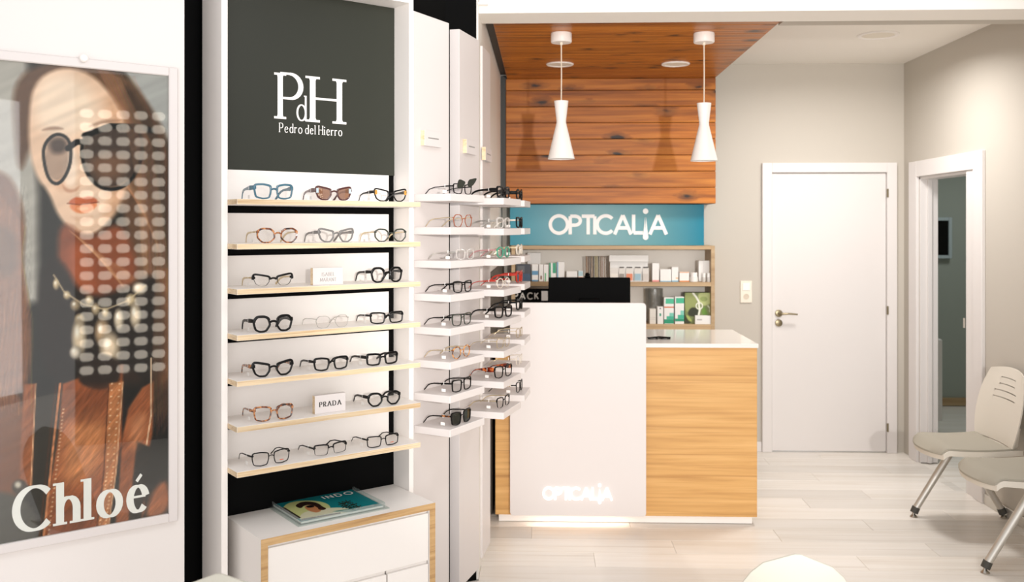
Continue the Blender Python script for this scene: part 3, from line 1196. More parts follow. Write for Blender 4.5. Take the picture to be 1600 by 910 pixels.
OUT = {
    'square': [(-.95, .8), (0, 1), (.95, .95), (1.02, .2), (.85, -.8), (0, -1.02), (-.8, -.9), (-1, 0)],
    'rect': [(-.98, .8), (-.3, .95), (.95, 1), (1.03, .4), (.95, -.8), (.2, -1), (-.85, -.95), (-1, 0)],
    'hex': [(-.75, .8), (-.3, 1.05), (.6, 1.05), (1.06, .35), (.8, -.8), (.25, -1.08), (-.5, -1), (-1.02, -.1)],
    'cat': [(-.9, .6), (-.2, .82), (1.0, 1.12), (1.12, .5), (.8, -.6), (.3, -1), (-.5, -1), (-.95, -.2)],
    'round': [(-.72, .72), (0, 1.02), (.72, .72), (1.02, 0), (.72, -.72), (0, -1.02), (-.72, -.72), (-1.02, 0)],
    'geo': [(-.9, .5), (-.45, .95), (.5, 1.02), (1.05, .6), (1.02, -.3), (.45, -1.02), (-.4, -1), (-.98, -.35)],
}


def offset(pts, t):
    n = len(pts)
    out = []
    for i in range(n):
        a, c = Vector(pts[i - 1]), Vector(pts[(i + 1) % n])
        d = (c - a).normalized()
        nr = Vector((d.y, -d.x))
        p = Vector(pts[i])
        if nr.dot(p) < 0:
            nr = -nr
        tt = t(p) if callable(t) else t
        out.append(p + nr * tt)
    return out


def lens_curve(pts):
    for r_ in (.14, .22, .25):
        o = []
        for i in range(len(pts)):
            a, b_ = pts[i], pts[(i + 1) % len(pts)]
            o += [(a[0] * (1 - r_) + b_[0] * r_, a[1] * (1 - r_) + b_[1] * r_), (a[0] * r_ + b_[0] * (1 - r_), a[1] * r_ + b_[1] * (1 - r_))]
        pts = o
    return pts


def glasses(label, group, loc, rz, style='square', w=.140, lh=.040, t=.004, fm='black', tm=None, lens='clear',
            half=False, chunky=0.0, tagged=True, clip=False, gold_bar=False, dashes=False, deco=None, drop=0.0, mark=False):
    """front faces local -y, lens bottoms and temple tips stand on z = 0"""
    root = empty('eyeglasses' if lens == 'clear' else 'sunglasses', loc, rz, label, 'eyeglasses' if lens == 'clear' else 'sunglasses', group)
    fmat = FRAMEM[fm]
    tmat = FRAMEM[tm or fm]
    rim = t * 1.18
    bridge = .016
    lw = (w - bridge - 4 * rim - .004) / 2
    zc = lh / 2 + rim
    cxl = bridge / 2 + rim + lw / 2
    wrap = lambda x: 1.1 * x * x
    dd = max(.0022, min(.0045, rim * .9))
    fr = MB()
    lm = []
    for sgn in (-1, 1):
        o = [(x * lw / 2, z * lh / 2) for x, z in OUT[style]]
        o = lens_curve(o)
        n = len(o)
        if half:
            ft = lambda p: rim * 1.25 if p.y > lh * .12 else .0006
        else:
            ft = lambda p: rim * (1.25 if p.y > lh * .25 else .9)
        outer = offset(o, ft)
        mid = offset(o, lambda p: ft(p) * .5)
        i = len(fr.v)
        prof = ((o, 0.35), (o, -.35), (mid, -.5), (outer, -.3), (outer, .35))
        for (ring, yo) in prof:
            for p in ring:
                x = sgn * (cxl + p[0])
                fr.v.append((x, wrap(x) + yo * dd * 1.6, zc + p[1]))
        m = len(prof)
        for a in range(m):
            a2 = (a + 1) % m
            for k2 in range(n):
                k3 = (k2 + 1) % n
                fr.f.append((i + a * n + k2, i + a * n + k3, i + a2 * n + k3, i + a2 * n + k2))
                fr.mi.append(0)
        L = MB()
        ctr = sgn * cxl
        face = [(sgn * (cxl + p[0] * .99), wrap(sgn * (cxl + p[0])), zc + p[1] * .99) for p in o]
        i2 = len(L.v)
        L.v += face + [(ctr, wrap(ctr) - .0006, zc)]
        for k2 in range(n):
            L.f.append((i2 + k2, i2 + (k2 + 1) % n, i2 + n))
            L.mi.append(0)
        lm.append(L)
    # bridge
    br = rim * .75 if not half else rim * .8
    zb2 = zc + lh * .16
    bw = bridge / 2 + rim * .6
    fr.tube([(-bw, wrap(bw), zb2 - .001), (-bw * .5, -.0008, zb2 + .002), (0, -.0012, zb2 + .003), (bw * .5, -.0008, zb2 + .002), (bw, wrap(bw), zb2 - .001)], max(.0011, br * .8), 6)
    # end pieces
    zh = zc + lh * .30
    xh = w / 2
    xi = cxl + lw * .44
    for sgn in (-1, 1):
        hb_ = max(.0014, rim * .8)
        fr.box(min(sgn * xi, sgn * xh), max(sgn * xi, sgn * xh), wrap(xh) - .0018, wrap(xh) + .003, zh - hb_, zh + hb_)
    fo = fr.build('front_frame', fmat, root, smooth=True, fix=True)
    lmat = {'clear': M_lens, 'dark': M_dark_lens, 'brown': M_brown_lens}[lens]
    for L in lm:
        lo = L.build('lens', lmat, root, smooth=True)
        if mark and L is lm[1]:
            xx = cxl - .008
            bx('lens_sticker', mat('orange_ink', srgb(214, 96, 52), .6), xx, xx + .014, wrap(xx) - .0024, wrap(xx) - .0018, zc - lh * .30, zc - lh * .24, root)
    if deco:
        for sgn in (-1, 1):
            x0 = sgn * (xh - .007)
            bx('corner_inlay', mat('inlay_' + deco, {'sky': srgb(190, 206, 214), 'amber': srgb(206, 150, 70)}[deco], .2),
               x0 - .0045, x0 + .0045, wrap(xh) - .0052, wrap(xh) - .002, zh - .010, zh + .007, root)
    # temples
    y0 = wrap(xh) + .002
    tl = .142
    for sgn in (-1, 1):
        T = MB()
        path = [(xh - .001, y0, zh), (xh + .001, .030, zh - .0005), (xh, .060, zh - .002), (xh - .002, .090, zh - .004), (xh - .003, .106, zh - .008),
                (xh - .005, .120, zh * .62), (xh - .008, .132, zh * .30), (xh - .011, tl, .0025)]
        base = max(.0011, rim * .55)
        hs_ = [max(base, chunky * .9), max(base, chunky), max(base, chunky * .6), base * 1.1, base * 1.1, base * 1.15, base * 1.35, base * 1.3]
        th = max(.0009, rim * .32)
        i = len(T.v)
        for (x, y, z), h_ in zip(path, hs_):
            for dxx, dz in ((-th, -h_), (th, -h_), (th, h_), (-th, h_)):
                T.v.append((sgn * x + dxx, y, max(z + dz, .0003)))
        npt = len(path)
        for k2 in range(npt - 1):
            for a in range(4):
                a2 = (a + 1) % 4
                T.f.append((i + k2 * 4 + a, i + k2 * 4 + a2, i + (k2 + 1) * 4 + a2, i + (k2 + 1) * 4 + a))
                T.mi.append(1 if (dashes and k2 in (1, 2)) else 0)
        T.f.append((i, i + 3, i + 2, i + 1))
        T.mi.append(0)
        e = i + (npt - 1) * 4
        T.f.append((e, e + 1, e + 2, e + 3))
        T.mi.append(0)
        to = T.build('temple', [tmat, FRAMEM['cream']], root)
        if tagged and sgn < 0:
            bx('tag_loop', M_tag, -xh - th - .0008, -xh + th + .0008, .040, .0425, zh - .006, zh + .006, root)
            bx('price_tag', M_tag, -xh - .0012, -xh - .0006, .033, .052, .0035, .0155, root)
        if gold_bar and sgn < 0:
            bx('temple_inlay', FRAMEM['amber'], -xh - th - .001, -xh - th + .0004, .012, .046, zh - .0035, zh + .0035, root)
    if clip:
        cl = MB()
        for sgn in (-1, 1):
            o = smooth([(x * lw / 2, z * lh / 2) for x, z in OUT['cat']], 2)
            n = len(o)
            i = len(cl.v)
            an = R(38)
            for p in o:
                zz = p[1] + lh / 2
                cl.v.append((sgn * (cxl + p[0]), -.006 - zz * .45, zc + lh / 2 - .012 + zz * .95 + sgn * .005))
            cl.f.append(tuple(i + k2 for k2 in range(n)))
            cl.mi.append(0)
            i = len(cl.v)
            for p in o:
                zz = p[1] + lh / 2
                cl.v.append((sgn * (cxl + p[0]), -.0045 - zz * .45, zc + lh / 2 - .012 + zz * .95 + sgn * .005))
            cl.f.append(tuple(i + k2 for k2 in range(n)))
            cl.mi.append(0)
        cl.box(-.010, .010, -.008, -.003, zc + lh / 2 - .006, zc + lh / 2 - .002)
        cl.build('flip_up_lenses', mat('dark_green_lens', srgb(34, 42, 34), .2), root)
    return root


def bayg(row, pxc, label, q=-.058, rz=0.0, **kw):
    z = zs[row]
    py = YH + (H - z) * F / 3.3
    x = BAY.on(pxc, py, q)[0]
    x = min(max(x, .11), W - .095)
    return glasses(label, 'glasses on the birch edged shelves', BAY.at(x, q, z + .0004), BAY.th + R(rz), **kw)


G = [
    (0, 428, 'teal translucent chunky glasses, left pair on the topmost birch edged shelf', dict(style='square', fm='teal', w=.146, lh=.043, t=.005, chunky=.008)),
    (0, 522, 'burgundy cat-eye sunglasses with brown lenses and pale corner inlays', dict(style='cat', fm='burgundy', lens='brown', w=.142, lh=.040, t=.0045, chunky=.008, deco='sky')),
    (0, 611, 'black butterfly glasses with amber corners, right pair on the topmost birch edged shelf', dict(style='cat', fm='black', w=.142, lh=.040, t=.0035, chunky=.006, deco='amber')),
    (1, 434, 'tortoiseshell hexagonal glasses with thin gold temples on the second birch edged shelf', dict(style='geo', fm='tortoise', tm='gold', w=.150, lh=.043, t=.0042)),
    (1, 526, 'grey translucent cat-eye glasses, middle pair on the second birch edged shelf', dict(style='cat', fm='grey', w=.142, lh=.040, t=.0045, chunky=.006)),
    (1, 611, 'dark green rounded glasses with gold temples, right pair on the second birch edged shelf', dict(style='geo', fm='olive', tm='gold', w=.138, lh=.041, t=.0035)),
    (2, 427, 'half-rim glasses with black upper rim and gold temples on the third birch edged shelf', dict(style='cat', fm='black', tm='gold', half=True, w=.146, lh=.036, t=.0045)),
    (2, 605, 'bold black hexagonal glasses at the right of the third birch edged shelf', dict(style='hex', fm='black', w=.138, lh=.043, t=.0055, chunky=.006)),
    (3, 427, 'bold black rounded glasses, left pair on the fourth birch edged shelf', dict(style='hex', fm='black', w=.146, lh=.042, t=.006, chunky=.007)),
    (3, 520, 'nearly invisible thin silver wire glasses, middle pair on the fourth birch edged shelf', dict(style='hex', fm='silver', w=.132, lh=.040, t=.0011, tagged=False)),
    (3, 605, 'black rectangular glasses, right pair on the fourth birch edged shelf', dict(style='rect', fm='black', w=.142, lh=.035, t=.004, chunky=.004)),
    (4, 427, 'black upswept cat-eye glasses with mottled temples on the fifth birch edged shelf', dict(style='cat', fm='black', tm='tortoise', w=.148, lh=.040, t=.0055, chunky=.007)),
    (4, 518, 'black square glasses with tapered temples, middle pair on the fifth birch edged shelf', dict(style='square', fm='black', w=.140, lh=.038, t=.0045, chunky=.005)),
    (4, 598, 'black wide low glasses, right pair on the fifth birch edged shelf', dict(style='rect', fm='black', w=.140, lh=.035, t=.005, chunky=.006)),
    (5, 428, 'brown tortoiseshell flat-topped square glasses on the sixth birch edged shelf', dict(style='square', fm='tortoise', w=.146, lh=.044, t=.004, chunky=.005)),
    (5, 601, 'black angular glasses, right of the white name block on the sixth birch edged shelf', dict(style='geo', fm='black', w=.140, lh=.040, t=.005, chunky=.006)),
    (6, 424, 'thin black rounded glasses with orange lens print at left of the lowest birch edged shelf', dict(style='square', fm='black', w=.142, lh=.043, t=.0025, chunky=.003, mark=True)),
    (6, 517, 'half-rim glasses with thin black brow line on the lowest birch edged shelf', dict(style='rect', fm='black', half=True, w=.136, lh=.036, t=.003, chunky=.003)),
    (6, 599, 'thin black rectangular glasses with orange lens print at right of the lowest birch edged shelf', dict(style='rect', fm='black', w=.138, lh=.037, t=.0026, chunky=.003, mark=True)),
]
for row, pxc, lab, kw in G:
    bayg(row, pxc, lab, rz=random.uniform(-3, 3), **kw)


def name_block(px0, px1, row, hgt, lines, label, m_ink, serif, thick, thin):
    q = -.050
    py = YH + (H - zs[row]) * F / 3.3
    x0 = BAY.on(px0, py, q)[0]
    x1 = BAY.on(px1, py, q)[0]
    e = empty('name_block', BAY.at((x0 + x1) / 2, q, zs[row] + .0003), BAY.th, label, 'sign')
    hw_ = (x1 - x0) / 2
    b = MB()
    b.box(-hw_, hw_, 0, .020, 0, hgt, .0005, mats=(1, 0, 0, 0, 0, 0))
    b.build('block', [M_panel, M_ply], e)
    n = len(lines)
    for i, (tx, wf) in enumerate(lines):
        qd, w = text_quads(tx, thick, thin, serif, .22)
        h_ = hgt * (.20 if n == 2 else .26)
        zc = hgt * (.5 if n == 1 else (.62 - i * .32))
        letter_mesh('lettering', m_ink, qd, w, -hw_ * wf, hw_ * wf, zc - h_ / 2, h_, -.0001, e, .0006)
    return e


name_block(489, 536, 2, .062, [('ISABEL', .42), ('MARANT', .54)], 'small white block reading ISABEL MARANT in the middle of the third birch edged shelf', M_greyink, .08, .10, .05)
name_block(492, 540, 5, .066, [('PRADA', .72)], 'small white block reading PRADA in the middle of the sixth birch edged shelf', M_ink, .1, .22, .06)

# ------------------------------------------------------------------ drawer cabinet under the shelves
cx0 = BAY.on(408, 845, -.194)[0]
cx1 = .742
CT = .583
cab = empty('drawer_cabinet', BAY.at((cx0 + cx1) / 2, -.03), BAY.th, 'low white drawer cabinet with oak edge below the birch edged shelves', 'cabinet')
ch_ = (cx1 - cx0) / 2
yf, yb_ = -.194 + .03, .119 + .03
b = MB()
b.box(-ch_, ch_, yf + .002, yb_, CT - .024, CT)
b.box(-ch_, -ch_ + .024, yf + .002, yb_, .02, CT - .024)
b.box(ch_ - .024, ch_, yf + .002, yb_, .02, CT - .024)
b.box(-ch_ + .024, ch_ - .024, yf + .02, yb_, .02, .044)
b.box(-ch_ + .024, ch_ - .024, yb_ - .012, yb_, .044, CT - .024)
b.box(-ch_ + .03, ch_ - .03, yf + .03, yb_, 0, .02)
b.build('body', M_white, cab)
b = MB()
b.prism([(-ch_, CT), (-ch_ + .024, CT - .024), (ch_ - .024, CT - .024), (ch_, CT)], yf, yf + .002)
b.prism([(-ch_, CT), (-ch_, .02), (-ch_ + .024, .02), (-ch_ + .024, CT - .024)], yf, yf + .002)
b.prism([(ch_, CT), (ch_ - .024, CT - .024), (ch_ - .024, .02), (ch_, .02)], yf, yf + .002)
b.prism([(-ch_ + .024, .02), (ch_ - .024, .02), (ch_ - .024, .044), (-ch_ + .024, .044)], yf, yf + .002)
b.build('wood_edging', M_plydark, cab)
i0, i1 = -ch_ + .027, ch_ - .027
zz = CT - .024 - .012
rows = [(.175, [(0, 1)]), (.175, [(0, .72), (.72, 1)]), (.135, [(0, .72), (.72, 1)])]
for h_, cols in rows:
    for (f0, f1) in cols:
        x0 = i0 + (i1 - i0) * f0 + (.003 if f0 else 0)
        x1 = i0 + (i1 - i0) * f1 - (.003 if f1 < 1 else 0)
        dr = bx('drawer', M_white, x0, x1, yf + .006, yf + .026, max(zz - h_, .047), zz, cab, .0012)
        bx('finger_rail', M_white, x0, x1, yf + .018, yf + .03, zz + .0005, zz + .010, dr)
    zz -= h_ + .014

# brochure in a clear holder on the cabinet
zbk = CT + .0005
cs = [Vector(onZ(px, py, CT + .008) + (0,)) for px, py in ((413, 788), (551, 762.5), (609, 792), (468, 820.5))]
ctr = sum(cs, Vector()) / 4
ux = ((cs[1] - cs[0]) + (cs[2] - cs[3])).normalized()
ang = math.atan2(ux.y, ux.x)
uy = Vector((-ux.y, ux.x, 0))
Lx = ((cs[1] - cs[0]).length + (cs[2] - cs[3]).length) / 2
Ly = abs((cs[0] - cs[3]).dot(uy))
hold = empty('brochure_holder', (ctr.x, ctr.y, zbk), ang, 'clear acrylic brochure tray lying on the white drawer cabinet', 'tray')
b = MB()
b.box(-Lx / 2, Lx / 2, -Ly / 2, Ly / 2, 0, .003)
b.box(-Lx / 2 + .012, Lx / 2 - .012, Ly / 2 - .015, Ly / 2 - .012, .003, .022)
b.box(-Lx / 2 + .012, -Lx / 2 + .015, -Ly / 2 + .012, Ly / 2 - .015, .003, .022)
b.box(Lx / 2 - .015, Lx / 2 - .012, -Ly / 2 + .012, Ly / 2 - .015, .003, .022)
b.box(-Lx / 2 + .015, Lx / 2 - .015, -Ly / 2 + .012, -Ly / 2 + .015, .003, .022)
b.build('tray', M_acrylic, hold)
mag = empty('magazine', (ctr.x, ctr.y, zbk + .0035), ang, 'teal INDO brochure with a sunglasses portrait and palm trees on the white drawer cabinet', 'brochure')
mx, my = Lx / 2 - .018, Ly / 2 - .018
bx('pages', M_tag, -mx, mx, -my, my, 0, .0065, mag)


def mag_paint(X, Y):
    p = Paint(X, Y, (22, 128, 134))
    f = lambda u, v: (400 + u / 6.667, 750 + v / 6.667)
    g = lambda L: [f(*t) for t in L]
    p.hard(g([(180, 240), (500, 180), (900, 60), (1400, 240), (900, 330), (500, 400)]), (24, 124, 130), 2, .6)
    p.poly(g([(270, 300), (330, 240), (480, 215), (650, 220), (760, 255), (780, 300), (760, 350), (560, 400), (420, 400), (330, 350)]), (204, 208, 140), .5)
    p.poly(g([(500, 330), (760, 290), (960, 290), (1020, 330), (820, 380), (480, 420), (440, 400)]), (222, 218, 186), .5)
    p.poly(g([(410, 265), (470, 232), (560, 226), (650, 245), (690, 280), (740, 300), (690, 318), (640, 300), (560, 260), (500, 270), (470, 300), (420, 285)]), (48, 30, 24), .4)
    p.poly(g([(500, 275), (580, 258), (640, 290), (690, 318), (640, 345), (580, 335), (520, 310)]), (198, 132, 88), .5)
    p.poly(g([(520, 272), (600, 262), (612, 284), (560, 292), (528, 290)]), (30, 22, 20), .3)
    p.poly(g([(640, 296), (700, 290), (740, 300), (700, 318), (655, 312)]), (60, 34, 26), .3)
    for (cx, cy) in ((900, 250), (950, 235), (1010, 260), (1060, 285), (980, 290), (930, 275)):
        for k in range(6):
            a = k * 1.05 + cx
            p.line(g([(cx, cy), (cx + 45 * math.cos(a), cy + 22 * math.sin(a))]), 1.1, (40, 46, 34), .4)
    p.hard(g([(800, 330), (1250, 260), (1290, 290), (1000, 345)]), (30, 108, 104), .6, .7)
    p.hard(g([(220, 285), (300, 290), (470, 395), (420, 410)]), (44, 34, 26), .4)
    p.hard(g([(470, 410), (880, 340), (880, 352), (470, 428)]), (28, 30, 26), .3)
    return p.c


def mpos(u, v):
    c0 = np.array(ctr)
    P = c0 + np.array(ux) * ((u - .5) * 2 * mx)[..., None] + np.array(uy) * ((v - .5) * 2 * my)[..., None]
    P[..., 2] = zbk + .0035 + .0068
    return P


mm_ = Matrix.Translation(mag.location) @ Matrix.Rotation(ang, 4, 'Z')
print_grid('cover', mpos, 260, 150, mag_paint, print_mat('cover_print', .25, .5), mag, mm_.inverted())
# title on the cover, written flat (local x right, local y up the page)
q, w = text_quads('INDO', .2, .2, 0, .28)
b = MB()
tx0, ty0, tw, thh = .02, my * .50, mx * .78, my * .26
for k, qq in enumerate(q):
    b.face([(tx0 + p.x / w * tw, ty0 + p.y * thh, .0072 + 4e-6 * k) for p in qq])
b.build('lettering', M_letter, mag)

# ------------------------------------------------------------------ the three narrow panels with their white shelves


def panel_unit(U, wd, nb, label, q_thick, prot, depth_back, name_lines, dz=0.0, dx=.0, wl=None, zt=2.47, zb=.05):
    e = empty('eyewear_display', U.o, U.th, label, 'display unit')
    b = MB()
    b.box(0, wd, 0, q_thick, zb, zt, .001)
    b.box(.08, wd - .04, q_thick, .07, .0, zt - .08)
    b.build('panel', M_panel, e)
    for i in range(8):
        z = 1.745 - .1307 * i + dz
        bx('shelf', M_panel, dx, dx + (wl or wd), -prot, -.0002, z - .029, z, e, .0015)
    return e


pan1 = panel_unit(P1, .257, 0, 'nearest narrow white panel with eight white shelves, right of the birch shelf bay', .018, .17, 0, None, wl=.262)
pan2 = panel_unit(P2, .262, 0, 'middle narrow white panel with eight white shelves between the nearest and farthest ones', .045, .20, 0, None, dz=-.006)
pan3 = panel_unit(P3, .222, 0, 'farthest narrow white panel with eight white shelves, nearest the reception desk', .03, .20, 0, None, dz=-.006)


def zrow(i, dz=0.0):
    return 1.745 - .1307 * i + dz


def small_block(U, pxa, pxb, pyc, label, q=0.0, txt=None, depth=.018, dx=0):
    x0, z0 = U.on(pxa, pyc + 12, -.018)
    x1, z1 = U.on(pxb, pyc - 12, -.018)
    zc = (z0 + z1) / 2
    e = empty('name_block', U.at((x0 + x1) / 2, 0, zc - .032), U.th, label, 'sign')
    hw_ = abs(x1 - x0) / 2
    b = MB()
    b.box(-hw_, hw_, -.0195, -.0005, 0, .062, .0005, mats=(1, 0, 0, 0, 0, 0))
    b.build('block', [M_panel, M_ply], e)
    bx('print_line', M_greyink, -hw_ * .6, hw_ * .62, -.0200, -.0196, .030, .035, e)
    return e


small_block(P1, 663, 690, 217, 'small white name block with pale end on the nearest narrow white panel')
small_block(P2, 729, 744, 230, 'small white name block with pale end on the middle narrow white panel')
small_block(P3, 758.5, 768, 242, 'small white name block with pale end on the farthest narrow white panel')


def ug(U, row, xf, q, label, group, dz=0.0, rz=0.0, **kw):
    return glasses(label, group, U.at(xf, q, zrow(row, dz) + .0004), U.th + R(rz), **kw)


gl1 = 'glasses on the nearest narrow panel'
N = ['first', 'second', 'third', 'fourth', 'fifth', 'sixth', 'seventh', 'lowest']
ug(P1, 0, .130, -.150, 'black glasses with flipped-up dark green clip-on lenses on the nearest narrow panel', gl1, style='square', fm='black', w=.142, lh=.036, t=.0026, clip=True, chunky=.0025)
ug(P1, 1, .132, -.150, 'copper brown hexagonal glasses on the second shelf of the nearest narrow panel', gl1, style='hex', fm='rose', tm='gold', w=.142, lh=.044, t=.0022, tagged=False)
ug(P1, 2, .150, -.150, 'faint clear glasses on the third shelf of the nearest narrow panel', gl1, style='square', fm='clear', tm='silver', w=.138, lh=.036, t=.003)
ug(P1, 3, .130, -.150, 'black keyhole-bridge glasses on the fourth shelf of the nearest narrow panel', gl1, style='square', fm='black', w=.142, lh=.040, t=.0032, chunky=.0035)
ug(P1, 4, .124, -.150, 'grey and black glasses on the fifth shelf of the nearest narrow panel', gl1, style='square', fm='olive', tm='black', w=.146, lh=.042, t=.0028, chunky=.0035)
ug(P1, 5, .120, -.150, 'round tortoiseshell glasses with gold temples on the sixth shelf of the nearest narrow panel', gl1, style='round', fm='amber', tm='gold', w=.136, lh=.044, t=.0026)
ug(P1, 6, .124, -.150, 'dark flat-browed glasses on the seventh shelf of the nearest narrow panel', gl1, style='rect', fm='black', w=.146, lh=.042, t=.0034, chunky=.0035)
ug(P1, 7, .120, -.150, 'black sunglasses with amber temple bars on the lowest shelf of the nearest narrow panel', gl1, style='square', fm='black', lens='dark', w=.150, lh=.046, t=.0034, gold_bar=True)

gl2 = 'glasses on the middle narrow panel'
v2 = [
    ('thick black glasses on the first shelf of the middle narrow panel', dict(style='square', fm='black', lh=.040, t=.0055, chunky=.007)),
    ('clear glasses with dark temple tips on the second shelf of the middle narrow panel', dict(style='square', fm='clear', tm='silver', lh=.038, t=.004)),
    ('sea green glasses with pink temples on the third shelf of the middle narrow panel', dict(style='round', fm='green', tm='pink', lh=.040, t=.0045, chunky=.003)),
    ('clear glasses with red temples on the fourth shelf of the middle narrow panel', dict(style='round', fm='cream', tm='red', lh=.040, t=.0022, chunky=.0035)),
    ('black square glasses on the fifth shelf of the middle narrow panel', dict(style='square', fm='black', lh=.042, t=.0045, chunky=.005)),
    ('fine gold glasses on the sixth shelf of the middle narrow panel', dict(style='square', fm='gold', lh=.040, t=.0014)),
    ('black fronted glasses with broad red mottled temples on the middle narrow panel', dict(style='square', fm='black', tm='redtort', lh=.046, t=.0032, chunky=.011)),
    ('black browed glasses with gold temples on the lowest shelf of the middle narrow panel', dict(style='square', fm='black', tm='gold', lh=.042, t=.003, half=True)),
]
for i, (lab, kw) in enumerate(v2):
    ug(P2, i, .118, -.165, lab, gl2, dz=-.006, rz=(-16 if i in (4, 6) else -6), w=.142, **kw)
gl3 = 'glasses on the farthest narrow panel'
v3 = [
    ('thick black round glasses on the first shelf of the farthest narrow panel', dict(style='round', fm='black', lh=.042, t=.006, chunky=.006)),
    ('black fronted glasses with cream temples on the second shelf of the farthest narrow panel', dict(style='square', fm='black', tm='cream', lh=.042, t=.0045, chunky=.003)),
    ('pale rose glasses on the third shelf of the farthest narrow panel', dict(style='round', fm='cream', tm='gold', lh=.042, t=.0045)),
    ('bright red glasses on the fourth shelf of the farthest narrow panel', dict(style='square', fm='red', lh=.044, t=.0055, chunky=.006)),
    ('black glasses on the fifth shelf of the farthest narrow panel', dict(style='square', fm='black', lh=.044, t=.0045, chunky=.005)),
    ('fine gold glasses on the sixth shelf of the farthest narrow panel', dict(style='square', fm='gold', lh=.040, t=.0014)),
    ('pale wire glasses on the seventh shelf of the farthest narrow panel', dict(style='square', fm='cream', tm='gold', lh=.040, t=.0014)),
    ('black glasses with black and white dashed temples on the farthest narrow panel', dict(style='square', fm='black', lh=.044, t=.003, chunky=.003, dashes=True)),
]
for i, (lab, kw) in enumerate(v3):
    ug(P3, i, .105, -.165, lab, gl3, dz=-.006, rz=-4, w=.142, **kw)

# ------------------------------------------------------------------ reception desk
Yf = 5.055
wl_, _ = onY(774, 700, Yf)
wr_, _ = onY(1183, 700, Yf)
desk = empty('reception_desk', ((wl_ + wr_) / 2, Yf + .3, 0), 0, 'oak veneer reception desk with a white slab top and white front panel', 'desk')
o_ = Vector(desk.location)
dxl, dxr = wl_ - o_.x, wr_ - o_.x
SZ = .985
b = MB()
b.box(dxl, dxr, -.30, -.275, .045, SZ - .023, .001)
b.box(dxl, dxl + .022, -.275, .26, .045, SZ - .023, .001)
b.box(dxr - .022, dxr, -.275, .26, .045, SZ - .023, .001)
b.build('body', M_oak, desk)
b = MB()
b.box(dxl + .018, dxr - .022, -.278, .24, .003, .045)
b.build('plinth', M_white, desk)
px_l, _ = onY(797, 600, 5.0)
px_r, ztp = onY(1009.5, 474, 5.0)
_, zbp = onY(1009.5, 808, 5.0)


def rrect(x0, x1, z0, z1, r, n=6):
    out = []
    for cx, cz, a0 in ((x1 - r, z1 - r, 0), (x0 + r, z1 - r, 90), (x0 + r, z0 + r, 180), (x1 - r, z0 + r, 270)):
        for k in range(n + 1):
            a = R(a0 + 90 * k / n)
            out.append((cx + r * math.cos(a), cz + r * math.sin(a)))
    return out


b = MB()
b.prism(rrect(px_l - o_.x, px_r - o_.x, zbp, ztp, .018), 5.0 - o_.y, 5.022 - o_.y)
fp = b.build('front_panel', M_panel, desk)
sl, _ = onY(1187, 540, 5.0)
b = MB()
b.box(dxl - .02, sl - o_.x, 5.024 - o_.y, .36, SZ - .022, SZ, .002)
b.build('slab_top', mat('white_stone', srgb(238, 234, 227), .12), desk)
q, w = opticalia_quads()
lx0, lz0 = onY(848, 781, 5.0)
lx1, lz1 = onY(957, 762, 5.0)
letter_mesh('lettering', mat('bright_white_letters', (.98, .98, .97, 1), .3, emit=(1, .98, .97, 1), estr=.5), q, w, lx0 - o_.x, lx1 - o_.x, lz0, (lz1 - lz0), 5.0 - o_.y - .0002, desk, .008)
# glowing strip added under the front panel, imitates a reflection on plinth and floor
b = MB()
b.box(-.52, .02, 5.03 - o_.y, 5.046 - o_.y, .085, .092)
b.build('glow_strip', mat('strip_glow', (1, 1, 1, 1), .4, emit=(1, .97, .92, 1), estr=9), desk)

# things on the desk
sx_, _ = onY(1030, 530, 5.2)
t = empty('folded_glasses', (sx_, 5.20, SZ + .0002), R(4), 'folded dark eyeglasses lying on the white desk top beside the front panel', 'eyeglasses')
b = MB()
for sgn in (-1, 1):
    ring = smooth([(sgn * .035 + x * .026, z * .020) for x, z in OUT['square']], 1)
    ro = offset([(a - sgn * .035, c) for a, c in ring], .003)
    ro = [(p.x + sgn * .035, p.y) for p in ro]
    n = len(ring)
    i = len(b.v)
    for hh2 in (.003, .007):
        b.v += [(x, y, hh2) for x, y in ring] + [(x, y, hh2) for x, y in ro]
    for k in range(n):
        k2 = (k + 1) % n
        for (A, B) in ((0, n), (n, 3 * n), (3 * n, 2 * n), (2 * n, 0)):
            b.f.append((i + A + k, i + A + k2, i + B + k2, i + B + k))
            b.mi.append(0)
b.box(-.010, .010, .004, .009, .003, .007)
b.build('front_frame', FRAMEM['black'], t)
for sgn in (-1, 1):
    b = MB()
    b.tube([(sgn * .066, .012, .010), (0, .016 + sgn * .004, .010 + .004 * (sgn > 0)), (-sgn * .064, .004, .006 + .004 * (sgn > 0))], .0028, 6)
    b.build('temple', FRAMEM['black'], t)

# monitor seen from behind
Ym = 5.36
ml, mt = onY(857, 434, Ym)
mr, _ = onY(985, 434, Ym)
mw = mr - ml
mon = empty('monitor', ((ml + mr) / 2, Ym, SZ + .0003), 0, 'black computer monitor seen from behind on the reception desk', 'monitor')
mh = mt - SZ
b = MB()
b.box(-mw / 2, mw / 2, 0, .03, mh - .29, mh, .004)
b.box(-.06, .06, -.012, 0, mh - .25, mh - .12, .004)
b.build('housing', M_blackp, mon)
bx('screen', M_blackg, -mw / 2 + .012, mw / 2 - .012, .03, .0315, mh - .275, mh - .012, mon)
b = MB()
b.box(-.035, .035, -.012, .012, .012, mh - .2, .002)
b.box(-.12, .12, -.08, .10, 0, .012, .003)
b.build('stand', M_blackp, mon)
wx, wz = onY(918, 430, Ym)
wc_ = empty('webcam', (wx, Ym + .015, SZ + mh + .0008), 0, 'small black webcam on top of the black monitor', 'webcam')
b = MB()
b.box(-.018, .018, -.012, .012, 0, .010, .003)
b.lathe([(0, .008), (.012, .010), (.014, .018), (.009, .026), (0, .028)], 16)
b.build('camera_body', M_blackp, wc_, smooth=True)

